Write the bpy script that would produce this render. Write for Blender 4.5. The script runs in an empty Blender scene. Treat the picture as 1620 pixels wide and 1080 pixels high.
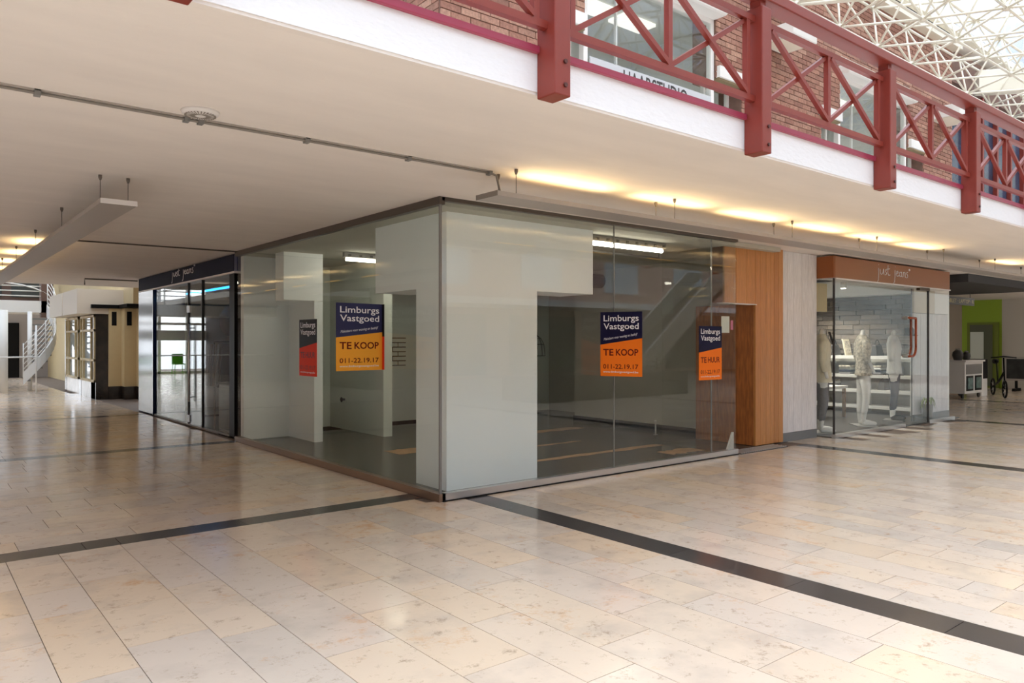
import bpy, bmesh, math, random
from mathutils import Vector, Matrix
random.seed(7)
SC = bpy.context.scene
COL = SC.collection

# ------------------------------------------------------------------ camera, world, lights, exposure
cam_d = bpy.data.cameras.new('camera')
cam_d.sensor_width = 36.0
cam_d.lens = 26.4
cam_d.clip_end = 300
cam = bpy.data.objects.new('camera', cam_d)
COL.objects.link(cam)
cam.location = (0, 0, 1.45)
cam.rotation_euler = (math.radians(90), 0, math.radians(-39.0))
SC.camera = cam

w = bpy.data.worlds.new('sky'); SC.world = w; w.use_nodes = True
nt = w.node_tree; nt.nodes.clear()
wo = nt.nodes.new('ShaderNodeOutputWorld'); bg = nt.nodes.new('ShaderNodeBackground')
tc = nt.nodes.new('ShaderNodeTexCoord'); nz = nt.nodes.new('ShaderNodeTexNoise'); nz.inputs['Scale'].default_value = 3.0
rp = nt.nodes.new('ShaderNodeValToRGB')
rp.color_ramp.elements[0].position = 0.35; rp.color_ramp.elements[0].color = (0.74, 0.85, 1.0, 1)
rp.color_ramp.elements[1].position = 0.65; rp.color_ramp.elements[1].color = (1, 0.99, 0.97, 1)
nt.links.new(tc.outputs['Generated'], nz.inputs['Vector']); nt.links.new(nz.outputs['Fac'], rp.inputs['Fac'])
sx = nt.nodes.new('ShaderNodeSeparateXYZ'); nt.links.new(tc.outputs['Generated'], sx.inputs[0])
ov = nt.nodes.new('ShaderNodeMapRange'); ov.inputs['From Min'].default_value = 0; ov.inputs['From Max'].default_value = 1
ov.inputs['To Min'].default_value = 0.55; ov.inputs['To Max'].default_value = 1.0; nt.links.new(sx.outputs['Z'], ov.inputs['Value'])   # overcast sky
vm = nt.nodes.new('ShaderNodeVectorMath'); vm.operation = 'SCALE'; nt.links.new(rp.outputs['Color'], vm.inputs[0]); nt.links.new(ov.outputs[0], vm.inputs['Scale'])
nt.links.new(vm.outputs[0], bg.inputs['Color']); nt.links.new(bg.outputs[0], wo.inputs['Surface'])
SKY = 6.8
bg.inputs['Strength'].default_value = SKY

SC.view_settings.view_transform = 'Standard'
SC.view_settings.look = 'None'
SC.view_settings.gamma = 1.0
SC.view_settings.use_curve_mapping = False
SC.view_settings.exposure = 0.30

# ------------------------------------------------------------------ materials
def lin(c):
    return tuple(((x/255.0+0.055)/1.055)**2.4 if x > 10 else x/255.0/12.92 for x in c) + (1.0,)

MATS = {}
def mat(name, rgb, rough=0.5, metal=0.0, var=0.0, vscale=6.0, bump=0.0, bscale=40.0, emit=0.0, spec=0.5, stretch=None):
    if name in MATS: return MATS[name]
    m = bpy.data.materials.new(name); m.use_nodes = True
    n = m.node_tree; b = n.nodes['Principled BSDF']
    c = lin(rgb)
    b.inputs['Base Color'].default_value = c
    b.inputs['Roughness'].default_value = rough
    b.inputs['Metallic'].default_value = metal
    b.inputs['Specular IOR Level'].default_value = spec
    if emit:
        b.inputs['Emission Color'].default_value = c; b.inputs['Emission Strength'].default_value = emit
    if var or bump:
        g = n.nodes.new('ShaderNodeNewGeometry'); mp = n.nodes.new('ShaderNodeMapping')
        n.links.new(g.outputs['Position'], mp.inputs['Vector'])
        if stretch: mp.inputs['Scale'].default_value = stretch
    if var:
        t = n.nodes.new('ShaderNodeTexNoise'); t.inputs['Scale'].default_value = vscale; t.inputs['Detail'].default_value = 5
        n.links.new(mp.outputs[0], t.inputs['Vector'])
        r = n.nodes.new('ShaderNodeValToRGB')
        r.color_ramp.elements[0].position = 0.3; r.color_ramp.elements[1].position = 0.7
        r.color_ramp.elements[0].color = tuple(x*(1-var) for x in c[:3])+(1,)
        r.color_ramp.elements[1].color = tuple(min(1, x*(1+var*0.6)) for x in c[:3])+(1,)
        n.links.new(t.outputs['Fac'], r.inputs['Fac']); n.links.new(r.outputs['Color'], b.inputs['Base Color'])
    if bump:
        t2 = n.nodes.new('ShaderNodeTexNoise'); t2.inputs['Scale'].default_value = bscale; t2.inputs['Detail'].default_value = 4
        n.links.new(mp.outputs[0], t2.inputs['Vector'])
        bp = n.nodes.new('ShaderNodeBump'); bp.inputs['Strength'].default_value = bump; bp.inputs['Distance'].default_value = 0.01
        n.links.new(t2.outputs['Fac'], bp.inputs['Height']); n.links.new(bp.outputs['Normal'], b.inputs['Normal'])
    MATS[name] = m
    return m

def glass(name, tint, f0=0.045, power=1.0, rough=0.0):
    if name in MATS: return MATS[name]
    m = bpy.data.materials.new(name); m.use_nodes = True
    n = m.node_tree; n.nodes.clear()
    o = n.nodes.new('ShaderNodeOutputMaterial'); mx = n.nodes.new('ShaderNodeMixShader')
    tr = n.nodes.new('ShaderNodeBsdfTransparent'); gl = n.nodes.new('ShaderNodeBsdfGlossy')
    tr.inputs['Color'].default_value = tuple(tint)+(1,); gl.inputs['Roughness'].default_value = rough
    lw = n.nodes.new('ShaderNodeLayerWeight'); lw.inputs['Blend'].default_value = 0.5
    p = n.nodes.new('ShaderNodeMath'); p.operation = 'POWER'; p.inputs[1].default_value = 5
    q = n.nodes.new('ShaderNodeMath'); q.operation = 'MULTIPLY_ADD'; q.inputs[1].default_value = (1-f0)*power; q.inputs[2].default_value = f0
    n.links.new(lw.outputs['Facing'], p.inputs[0]); n.links.new(p.outputs[0], q.inputs[0])
    n.links.new(q.outputs[0], mx.inputs['Fac']); n.links.new(tr.outputs[0], mx.inputs[1]); n.links.new(gl.outputs[0], mx.inputs[2])
    n.links.new(mx.outputs[0], o.inputs['Surface'])
    MATS[name] = m
    return m

def thick_glass(name, tint, f0=0.05):
    # absorption grows with the length of the path through the pane
    m = glass(name, tint, f0); n = m.node_tree
    tr = [x for x in n.nodes if x.type == 'BSDF_TRANSPARENT'][0]
    lw = [x for x in n.nodes if x.type == 'LAYER_WEIGHT'][0]
    c = n.nodes.new('ShaderNodeMath'); c.operation = 'SUBTRACT'; c.inputs[0].default_value = 1.0; n.links.new(lw.outputs['Facing'], c.inputs[1])
    c2 = n.nodes.new('ShaderNodeMath'); c2.operation = 'MAXIMUM'; c2.inputs[1].default_value = 0.12; n.links.new(c.outputs[0], c2.inputs[0])
    iv = n.nodes.new('ShaderNodeMath'); iv.operation = 'DIVIDE'; iv.inputs[0].default_value = 1.0; n.links.new(c2.outputs[0], iv.inputs[1])
    cb = n.nodes.new('ShaderNodeCombineColor')
    for i, t in enumerate(tint):
        p = n.nodes.new('ShaderNodeMath'); p.operation = 'POWER'; p.inputs[0].default_value = t; n.links.new(iv.outputs[0], p.inputs[1]); n.links.new(p.outputs[0], cb.inputs[i])
    n.links.new(cb.outputs[0], tr.inputs['Color'])
    return m

def stone_mat():
    m = bpy.data.materials.new('limestone'); m.use_nodes = True
    n = m.node_tree; b = n.nodes['Principled BSDF']
    at = n.nodes.new('ShaderNodeAttribute'); at.attribute_name = 'rnd'
    g = n.nodes.new('ShaderNodeNewGeometry')
    # offset of the pattern from tile to tile
    sc = n.nodes.new('ShaderNodeVectorMath'); sc.operation = 'SCALE'; sc.inputs['Scale'].default_value = 60
    n.links.new(at.outputs['Vector'], sc.inputs[0])
    ad = n.nodes.new('ShaderNodeVectorMath'); n.links.new(g.outputs['Position'], ad.inputs[0]); n.links.new(sc.outputs[0], ad.inputs[1])
    base = n.nodes.new('ShaderNodeValToRGB'); cr = base.color_ramp
    cols = [(0.0, (204, 191, 176)), (0.2, (213, 197, 180)), (0.5, (217, 199, 179)), (0.8, (219, 199, 175)), (0.93, (219, 195, 167)), (1.0, (208, 193, 176))]
    cr.elements[0].position = 0; cr.elements[0].color = lin(cols[0][1]); cr.elements[1].position = 1; cr.elements[1].color = lin(cols[-1][1])
    for p, c in cols[1:-1]:
        e = cr.elements.new(p); e.color = lin(c)
    n.links.new(at.outputs['Fac'], base.inputs['Fac'])
    def noise(scale, detail, rough=0.6):
        t = n.nodes.new('ShaderNodeTexNoise'); t.inputs['Scale'].default_value = scale; t.inputs['Detail'].default_value = detail; t.inputs['Roughness'].default_value = rough
        n.links.new(ad.outputs[0], t.inputs['Vector']); return t
    def ramp(src, p0, p1, v0=0, v1=1):
        r = n.nodes.new('ShaderNodeMapRange'); r.inputs['From Min'].default_value = p0; r.inputs['From Max'].default_value = p1
        r.inputs['To Min'].default_value = v0; r.inputs['To Max'].default_value = v1; n.links.new(src, r.inputs['Value']); return r.outputs[0]
    def mix(a, col, fac):
        x = n.nodes.new('ShaderNodeMix'); x.data_type = 'RGBA'; n.links.new(fac, x.inputs['Factor']); n.links.new(a, x.inputs['A']); x.inputs['B'].default_value = lin(col); return x.outputs['Result']
    c = mix(base.outputs['Color'], (176, 164, 152), ramp(noise(2.2, 6).outputs['Fac'], 0.5, 0.7, 0, 0.5))
    c = mix(c, (205, 150, 92), ramp(noise(2.6, 9, 0.78).outputs['Fac'], 0.57, 0.72, 0, 0.75))
    c = mix(c, (150, 128, 104), ramp(noise(11, 9, 0.8).outputs['Fac'], 0.56, 0.67, 0, 0.7))
    n.links.new(c, b.inputs['Base Color'])
    n.links.new(ramp(noise(7, 4).outputs['Fac'], 0.3, 0.75, 0.10, 0.24), b.inputs['Roughness'])
    b.inputs['Specular IOR Level'].default_value = 0.55
    MATS['limestone'] = m
    return m
def tinted(name, ramp_cols, rough, noise_scale=14, bump=0.25, dark=0.35, stretch=None):
    """material whose pieces differ in colour by their 'rnd' attribute"""
    m = bpy.data.materials.new(name); m.use_nodes = True
    n = m.node_tree; b = n.nodes['Principled BSDF']; b.inputs['Roughness'].default_value = rough
    at = n.nodes.new('ShaderNodeAttribute'); at.attribute_name = 'rnd'
    r = n.nodes.new('ShaderNodeValToRGB')
    k = len(ramp_cols)
    r.color_ramp.elements[0].color = lin(ramp_cols[0]); r.color_ramp.elements[1].color = lin(ramp_cols[-1])
    for i, c in enumerate(ramp_cols[1:-1]):
        e = r.color_ramp.elements.new((i+1)/(k-1)); e.color = lin(c)
    n.links.new(at.outputs['Fac'], r.inputs['Fac'])
    g = n.nodes.new('ShaderNodeNewGeometry'); mp = n.nodes.new('ShaderNodeMapping'); n.links.new(g.outputs['Position'], mp.inputs['Vector'])
    sc = n.nodes.new('ShaderNodeVectorMath'); sc.operation = 'SCALE'; sc.inputs['Scale'].default_value = 40; n.links.new(at.outputs['Vector'], sc.inputs[0])
    ad = n.nodes.new('ShaderNodeVectorMath'); n.links.new(mp.outputs[0], ad.inputs[0]); n.links.new(sc.outputs[0], ad.inputs[1])
    if stretch: mp.inputs['Scale'].default_value = stretch
    t = n.nodes.new('ShaderNodeTexNoise'); t.inputs['Scale'].default_value = noise_scale; t.inputs['Detail'].default_value = 6; t.inputs['Roughness'].default_value = 0.7
    n.links.new(ad.outputs[0], t.inputs['Vector'])
    mr = n.nodes.new('ShaderNodeMapRange'); mr.inputs['From Min'].default_value = 0.35; mr.inputs['From Max'].default_value = 0.7; mr.inputs['To Min'].default_value = 1.0-dark; mr.inputs['To Max'].default_value = 1.12
    n.links.new(t.outputs['Fac'], mr.inputs['Value'])
    x = n.nodes.new('ShaderNodeMix'); x.data_type = 'RGBA'; x.blend_type = 'MULTIPLY'; x.inputs['Factor'].default_value = 1
    n.links.new(r.outputs['Color'], x.inputs['A']); n.links.new(mr.outputs[0], x.inputs['B']); n.links.new(x.outputs['Result'], b.inputs['Base Color'])
    if bump:
        bp = n.nodes.new('ShaderNodeBump'); bp.inputs['Strength'].default_value = bump; bp.inputs['Distance'].default_value = 0.01
        n.links.new(t.outputs['Fac'], bp.inputs['Height']); n.links.new(bp.outputs['Normal'], b.inputs['Normal'])
    MATS[name] = m
    return m

STONE = stone_mat()
DARKSTONE = tinted('dark_stone', [(62, 58, 56), (74, 69, 66), (68, 66, 65)], 0.2, 9, 0.0, 0.3)
BRICK = tinted('brick', [(172, 124, 104), (190, 140, 118), (164, 116, 98), (202, 158, 134), (152, 108, 92)], 0.85, 30, 0.6, 0.35)
PLANK_W = tinted('white_planks', [(240, 238, 238), (230, 228, 228), (246, 245, 245)], 0.6, 5, 0.15, 0.16, (14, 14, 1.2))
PLANK_O = tinted('orange_wood', [(196, 130, 68), (206, 142, 80), (188, 122, 60)], 0.38, 4, 0.08, 0.22, (16, 16, 1.0))
M = {}
M['grout'] = mat('grout', (110, 96, 84), 0.8)
M['mortar'] = mat('mortar', (128, 100, 88), 0.9, var=0.15, vscale=12)
M['soffit'] = mat('soffit_plaster', (238, 230, 221), 0.85, var=0.04, vscale=1.2, bump=0.25, bscale=9, stretch=(1, 4, 1))
M['fascia'] = mat('fascia_paint', (246, 246, 246), 0.7, bump=0.6, bscale=26, stretch=(0.6, 1, 1.6))
M['red'] = mat('red_paint', (138, 54, 42), 0.42, var=0.06, vscale=3)
M['cap'] = mat('crimson_cap', (168, 62, 88), 0.35)
M['steel'] = mat('steel', (170, 166, 160), 0.3, 1.0)
M['alu'] = mat('aluminium', (205, 203, 200), 0.28, 0.85)
M['alu_dark'] = mat('dark_aluminium', (96, 88, 80), 0.4, 0.5)
M['panel'] = mat('panel_grey', (176, 168, 160), 0.4, 0.1, var=0.02, vscale=2)
M['panel_edge'] = mat('panel_edge', (232, 228, 224), 0.4)
M['wire'] = mat('wire', (120, 112, 104), 0.4, 0.6)
M['white'] = mat('white_wall', (250, 252, 252), 0.6, var=0.02, vscale=1.5)
M['offwhite'] = mat('interior_wall', (212, 217, 208), 0.7, var=0.03, vscale=1.2)
M['greywall'] = mat('interior_grey', (172, 168, 156), 0.7, var=0.05, vscale=1.0)
M['ceil_in'] = mat('interior_ceiling', (190, 186, 172), 0.8)
M['slate'] = mat('slate_floor', (84, 80, 74), 0.25, var=0.3, vscale=1.6, stretch=(1, 2, 1))
M['tan'] = mat('tan_residue', (176, 140, 104), 0.5, var=0.2, vscale=6)
M['glass'] = glass('shop_glass', (0.965, 0.985, 0.975), 0.04)
M['glass_l'] = glass('side_glass', (0.95, 0.98, 0.965), 0.026, 0.75)
M['glass_c'] = glass('clear_glass', (0.97, 0.985, 0.98), 0.035)
M['roofglass'] = thick_glass('roof_glass', (0.80, 0.815, 0.84), 0.04)
M['roofglass_dim'] = thick_glass('dim_roof_glass', (0.58, 0.6, 0.63), 0.04)
M['navy'] = mat('navy', (18, 22, 48), 0.6, spec=0.15)
M['navy_gloss'] = mat('navy_gloss', (20, 30, 66), 0.12, spec=0.3)
M['copper'] = mat('brown_header', (158, 104, 66), 0.35)
M['white_paint'] = mat('white_paint', (244, 242, 236), 0.45)
M['cream_steel'] = mat('cream_steel', (240, 234, 216), 0.45)
M['black'] = mat('black', (24, 23, 22), 0.45, spec=0.12)
M['darkgrey'] = mat('dark_grey', (58, 56, 54), 0.5)
M['grey'] = mat('grey', (130, 128, 124), 0.5)
M['cream'] = mat('cream_panel', (222, 202, 156), 0.5, var=0.03)
M['marble'] = mat('dark_marble', (54, 44, 36), 0.15, var=0.5, vscale=4)
M['orange'] = mat('poster_orange', (255, 128, 32), 0.5, spec=0.12)
M['amber'] = mat('poster_orange_lit', (255, 176, 60), 0.5, spec=0.12)  # poster orange with the light from the left put into its colour
M['posterred'] = mat('poster_red', (226, 54, 24), 0.5, spec=0.12)
M['poster_navy'] = mat('poster_navy', (26, 24, 58), 0.4, spec=0.12)
M['poster_navy2'] = mat('poster_navy_pale', (58, 60, 96), 0.4, spec=0.12)  # paler navy for the left board
M['maroon'] = mat('maroon_print', (110, 26, 20), 0.5, spec=0.12)
M['print'] = mat('white_print', (240, 240, 244), 0.5, spec=0.12)
M['green'] = mat('green_wall', (150, 178, 52), 0.7)
M['lime'] = mat('lime_plastic', (120, 220, 30), 0.4)
M['leaf'] = mat('leaf', (66, 96, 48), 0.6, var=0.4, vscale=8)
M['leaf_light'] = mat('variegated_leaf', (160, 178, 110), 0.6, var=0.3, vscale=30)
M['plinth'] = mat('grey_plinth', (120, 122, 124), 0.4)
M['skin_white'] = mat('mannequin_white', (236, 234, 228), 0.35)
M['denim'] = mat('dark_denim', (30, 38, 58), 0.8, var=0.2, vscale=40)
M['greycloth'] = mat('grey_denim', (128, 126, 128), 0.8, var=0.15, vscale=30)
M['creamcloth'] = mat('cream_cloth', (232, 222, 196), 0.85, var=0.06, vscale=20)
M['floral'] = mat('patterned_cloth', (206, 196, 176), 0.85, var=0.6, vscale=26)
M['whitecloth'] = mat('white_cloth', (236, 234, 228), 0.85)
M['stonewall'] = tinted('stone_cladding', [(92, 84, 76), (116, 106, 96), (76, 70, 64), (104, 94, 82)], 0.8, 20, 0.5, 0.3)
M['bluepanel'] = mat('blue_glass_panel', (52, 72, 96), 0.15, 0.0, var=0.25, vscale=2)
M['curtain'] = mat('white_blind', (226, 228, 222), 0.8)
M['rug'] = mat('dark_shop_floor', (70, 68, 66), 0.3, var=0.1)
M['tube_on'] = mat('lit_tube', (255, 246, 228), 0.5, emit=11)
M['tube_fill'] = mat('lit_tube_bright', (255, 246, 228), 0.5, emit=46)
M['warm_on'] = mat('warm_lamp', (255, 196, 96), 0.5, emit=1.6)
M['spot_on'] = mat('spot_lamp', (255, 246, 230), 0.5, emit=14)
M['blue_on'] = mat('blue_led', (40, 160, 255), 0.5, emit=3.5)
M['flower'] = mat('box_planter', (72, 68, 62), 0.5)

# ------------------------------------------------------------------ mesh helpers
WORLD = {}          # object -> its world position (nothing is rotated unless stated)
class MB:
    def __init__(s): s.v = []; s.f = []; s.smooth = set()
    def quad_box(s, pts):
        i = len(s.v); s.v += [Vector(p) for p in pts]
        s.f += [(i, i+3, i+2, i+1), (i+4, i+5, i+6, i+7), (i, i+1, i+5, i+4), (i+1, i+2, i+6, i+5), (i+2, i+3, i+7, i+6), (i+3, i, i+4, i+7)]
        return s
    def box(s, x0, x1, y0, y1, z0, z1):
        return s.quad_box([(x0, y0, z0), (x1, y0, z0), (x1, y1, z0), (x0, y1, z0), (x0, y0, z1), (x1, y0, z1), (x1, y1, z1), (x0, y1, z1)])
    def bar(s, p, q, a, b=None, up=(0, 0, 1)):
        p, q = Vector(p), Vector(q); d = (q-p).normalized(); b = b or a
        u = Vector(up)
        if abs(d.dot(u)) > 0.98: u = Vector((0, 1, 0))
        r = d.cross(u).normalized()*a/2; t = r.cross(d).normalized()*b/2
        return s.quad_box([p-r-t, p+r-t, p+r+t, p-r+t, q-r-t, q+r-t, q+r+t, q-r+t])
    def ring(s, c, r, t, rad, n):
        i = len(s.v)
        for k in range(n):
            a = 2*math.pi*k/n; s.v.append(c + r*math.cos(a)*rad + t*math.sin(a)*rad)
        return list(range(i, i+n))
    def tube(s, pts, rad, n=8, cap=True):
        pts = [Vector(p) for p in pts]
        rads = rad if isinstance(rad, (list, tuple)) else [rad]*len(pts)
        prev = None; r0 = None
        for k, p in enumerate(pts):
            d = (pts[min(k+1, len(pts)-1)] - pts[max(k-1, 0)]).normalized()
            if r0 is None:
                u = Vector((0, 0, 1)) if abs(d.z) < 0.95 else Vector((1, 0, 0)); r0 = d.cross(u).normalized()
            else:
                r0 = (r0 - d*r0.dot(d)).normalized()
            t = d.cross(r0).normalized()
            ring = s.ring(p, r0, t, rads[k], n)
            if prev:
                for j in range(n):
                    s.f.append((prev[j], prev[(j+1) % n], ring[(j+1) % n], ring[j])); s.smooth.add(len(s.f)-1)
            elif cap: s.f.append(tuple(reversed(ring)))
            prev = ring
        if cap: s.f.append(tuple(prev))
        return s
    def lathe(s, c, prof, n=16):
        if prof[-1][1] < prof[0][1]: prof = prof[::-1]
        X_, Y_ = Vector((1, 0, 0)), Vector((0, 1, 0)); prev = None
        for r, z in prof:
            ring = s.ring(Vector((c[0], c[1], c[2]+z)), X_, Y_, max(r, 1e-4), n)
            if prev:
                for j in range(n):
                    s.f.append((prev[j], prev[(j+1) % n], ring[(j+1) % n], ring[j])); s.smooth.add(len(s.f)-1)
            prev = ring
        return s
    def prism(s, pts2, fr, d0, d1):
        """polygon in the (u, v) frame, extruded along the normal from d0 to d1"""
        o, u, v = [Vector(a) for a in fr]; nn = u.cross(v)
        i = len(s.v); k = len(pts2)
        s.v += [o+u*a+v*b+nn*d0 for a, b in pts2] + [o+u*a+v*b+nn*d1 for a, b in pts2]
        s.f.append(tuple(range(i+k-1, i-1, -1))); s.f.append(tuple(range(i+k, i+2*k)))
        for j in range(k): s.f.append((i+j, i+(j+1) % k, i+k+(j+1) % k, i+k+j))
        return s
    def mesh(s, name, org=(0, 0, 0), rnd=None):
        o = Vector(org); me = bpy.data.meshes.new(name)
        me.from_pydata([tuple(a-o) for a in s.v], [], s.f)
        if s.smooth:
            for k in s.smooth: me.polygons[k].use_smooth = True
        if rnd is not None:
            at = me.attributes.new('rnd', 'FLOAT', 'POINT')
            vals = rnd if isinstance(rnd, list) else [rnd]*len(s.v)
            at.data.foreach_set('value', vals)
        me.update()
        return me
    def build(s, name, m, parent=None, org=None, rnd=None, bevel=0.0):
        if parent is not None: base = WORLD[parent]
        else: base = Vector(org) if org is not None else Vector((0, 0, 0))
        if parent is not None and org is not None: own = Vector(org)
        else: own = base
        o = bpy.data.objects.new(name, s.mesh(name, own, rnd))
        o.data.materials.append(m)
        COL.objects.link(o)
        o.location = own - base if parent is not None else own
        o.parent = parent
        WORLD[o] = own
        if bevel:
            bv = o.modifiers.new('bevel', 'BEVEL'); bv.width = bevel; bv.segments = 2; bv.limit_method = 'ANGLE'
        return o

def tag(o, label=None, cat=None, group=None, kind=None):
    if label: o['label'] = label
    if cat: o['category'] = cat
    if group: o['group'] = group
    if kind: o['kind'] = kind
    return o
def empty(name, loc, label=None, cat=None, group=None, kind=None):
    o = bpy.data.objects.new(name, None); COL.objects.link(o); o.location = loc; WORLD[o] = Vector(loc)
    o.empty_display_size = 0.1
    return tag(o, label, cat, group, kind)
def struct(name, loc=(0, 0, 0)): return empty(name, loc, kind='structure')
def copy_tree(o, loc, label=None, parent=None):
    c = o.copy(); COL.objects.link(c)
    if parent is None: c.location = loc; WORLD[c] = Vector(loc)
    else: c.parent = parent
    if label: c['label'] = label
    for ch in list(o.children): copy_tree(ch, None, None, c)
    return c

def text_mesh(txt, fr, w, h, x0, y0, depth=0.001, shear=0.0, rot=0.0, bold=0.0):
    """lettering stretched to w x h, its lower left corner at (x0, y0) of the frame"""
    cu = bpy.data.curves.new('lettering', 'FONT'); cu.body = txt; cu.size = 1; cu.extrude = 0; cu.shear = shear; cu.resolution_u = 3; cu.offset = bold
    ob = bpy.data.objects.new('lettering', cu); COL.objects.link(ob)
    dg = bpy.context.evaluated_depsgraph_get(); dg.update()
    me = bpy.data.meshes.new_from_object(ob.evaluated_get(dg))
    vs = [v.co.copy() for v in me.vertices]; fs = [tuple(p.vertices) for p in me.polygons]
    bpy.data.objects.remove(ob); bpy.data.curves.remove(cu); bpy.data.meshes.remove(me)
    xs = [v.x for v in vs]; ys = [v.y for v in vs]
    ax, bx, ay, by = min(xs), max(xs), min(ys), max(ys)
    o, u, v = [Vector(a) for a in fr]; nn = u.cross(v)
    mb = MB(); cr, sr = math.cos(rot), math.sin(rot)
    pts = []
    for p in vs:
        a = (p.x-ax)/(bx-ax)*w; b = (p.y-ay)/(by-ay)*h
        pts.append((x0+a*cr-b*sr, y0+a*sr+b*cr))
    mb.v = [o+u*a+v*b+nn*depth for a, b in pts]
    mb.f = fs
    return mb

def skin_mesh(verts, edges, radii, sub=1):
    me = bpy.data.meshes.new('s'); me.from_pydata(verts, edges, []); ob = bpy.data.objects.new('s', me); COL.objects.link(ob)
    sk = ob.modifiers.new('skin', 'SKIN'); sk.use_smooth_shade = True
    ob.modifiers.new('sub', 'SUBSURF').levels = sub
    for i, r in enumerate(radii):
        d = me.skin_vertices[0].data[i]; d.radius = r if isinstance(r, tuple) else (r, r); d.use_root = (i == 0)
    dg = bpy.context.evaluated_depsgraph_get(); dg.update()
    out = bpy.data.meshes.new_from_object(ob.evaluated_get(dg))
    bpy.data.objects.remove(ob); bpy.data.meshes.remove(me)
    return out
def link_mesh(name, me, m, parent):
    o = bpy.data.objects.new(name, me); me.materials.clear(); me.materials.append(m); COL.objects.link(o); o.parent = parent
    WORLD[o] = WORLD[parent]; return o

# ================================================================== SETTING
# ------------------------------------------------------------------ floor with its tiles
floor = MB().box(-13, 44, -14, 42, -0.2, -0.006).build('floor', M['grout']); floor['kind'] = 'structure'
import itertools
tiles = []      # (x0, x1, y0, y1, kind)
BX = [4.02, 9.68, 15.02, 20.4]; BW = 0.26          # dark bands running along y
BY = [5.93, 10.9, 16.15]; BH = 0.25                 # dark bands running along x (left arcade)
def rows_y(x0, x1, y0, y1, widths, lens, inside=lambda x, y: True):
    x = x0; k = 0
    while x < x1-0.02:
        wd = widths[k % len(widths)]; xe = min(x+wd, x1)
        if x1-xe < 0.12: xe = x1
        y = y1 + random.uniform(0, 0.8); k += 1
        while y > y0:
            L = random.choice(lens); ya = max(y-L, y0); yb = min(y, y1)
            if yb-ya > 0.05 and inside((x+xe)/2, (ya+yb)/2): tiles.append((x, xe, ya, yb, 'tile'))
            y -= L
        x = xe
def rows_x(x0, x1, y0, y1, widths, lens, inside=lambda x, y: True):
    y = y0; k = 0
    while y < y1-0.02:
        wd = widths[k % len(widths)]; ye = min(y+wd, y1)
        if y1-ye < 0.12: ye = y1
        x = x0 - random.uniform(0, 0.6); k += 1
        while x < x1:
            L = random.choice(lens); xa = max(x, x0); xb = min(x+L, x1)
            if xb-xa > 0.05 and inside((xa+xb)/2, (y+ye)/2): tiles.append((xa, xb, y, ye, 'tile'))
            x += L
        y = ye
L1 = [0.95, 0.5, 0.85, 0.62, 1.05, 0.47]
# in front of the corner: rows along y, joints read off the photograph
fx = [0.52, 0.82, 1.2, 1.5, 1.88, 2.26, 2.56, 2.93, 3.32, 3.65, 4.02]
for a, b in zip(fx[:-1], fx[1:]): rows_y(a, b, -3, 5.93, [b-a], L1, lambda x, y: not (x > 3.78 and y > 5.72))
rows_y(-5, 0.52, -3, 5.93, [0.345], L1)
rows_y(4.28, 9.68, -3, 5.66, [0.25, 0.25, 0.26, 0.33, 0.3], [0.95, 0.6, 0.8, 1.1, 0.7])
rows_y(9.94, 15.02, -3, 6.0, [0.33, 0.28], [0.95, 0.6, 0.8, 1.1], lambda x, y: not (x > 10.8 and y > 5.6))
rows_y(15.64, 20.4, 5.9, 9.0, [0.4], [1.0, 0.7])
rows_y(15.28, 20.4, -3, 5.9, [0.4], [1.0, 0.7])
rows_y(20.66, 27.0, -3, 9.5, [0.5], [1.2, 0.9])
wl = [0.3, 0.32, 0.37, 0.31, 0.39, 0.36]
rows_x(-5, 3.74, 6.18, 10.9, wl, [0.45, 0.6, 0.75, 0.52, 0.9])
rows_x(-5, 3.74, 11.15, 16.15, wl, [0.6, 0.75, 0.9])
rows_x(-5, 3.74, 16.4, 24.0, [0.4], [0.8, 1.0])
rows_x(-5, 3.6, 24.0, 36.0, [0.5], [1.1])
for bx in BX:
    y = -3.0
    top = 5.66 if bx < 10 else (5.9 if bx < 16 else 9)
    y = 5.05-0.875*10
    while y < top:
        ya, yb = max(y, -3), min(y+0.875, top)
        if yb > ya: tiles.append((bx, bx+BW, ya, yb, 'dark_tile'))
        y += 0.875
for by in BY:
    x = -5.0
    while x < 3.74:
        L = random.choice([0.22, 0.55, 0.9, 0.75]); tiles.append((x, min(x+L, 3.74), by, by+BH, 'dark_tile')); x += L
def view(x, y, z=0.0):
    s, c = math.sin(math.radians(39)), math.cos(math.radians(39))
    f = x*s+y*c; r = x*c-y*s
    if f < 0.3: return None
    return 810+1188*r/f, 540-1188*(z-1.45)/f, f
def score(t):
    v = view((t[0]+t[1])/2, (t[2]+t[3])/2)
    if not v or not (-150 < v[0] < 1770 and v[1] < 1250): return 0
    return (t[1]-t[0])*(t[3]-t[2])/v[2]**3
tiles.sort(key=score, reverse=True)
G = 0.002
def joined(name, lst, m, parent, zf):
    mb = MB(); rn = []
    for t in lst:
        mb.box(t[0]+G, t[1]-G, t[2]+G, t[3]-G, -0.03, zf()); rn += [random.random()]*8
    o = mb.build(name, m, parent, rnd=rn); o['kind'] = 'stuff'; return o
zf = lambda: random.uniform(-0.0006, 0.0)
for kind, m in (('tile', STONE), ('dark_tile', DARKSTONE)):
    mine = [t for t in tiles if t[4] == kind]
    lim = 290 if kind == 'tile' else 50
    for t in mine[:lim]:
        MB().box(t[0]+G, t[1]-G, t[2]+G, t[3]-G, -0.03, zf()).build(kind, m, floor, org=(t[0], t[2], 0), rnd=random.random())
    joined('distant_'+kind+'s', mine[lim:], m, floor, zf)

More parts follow.
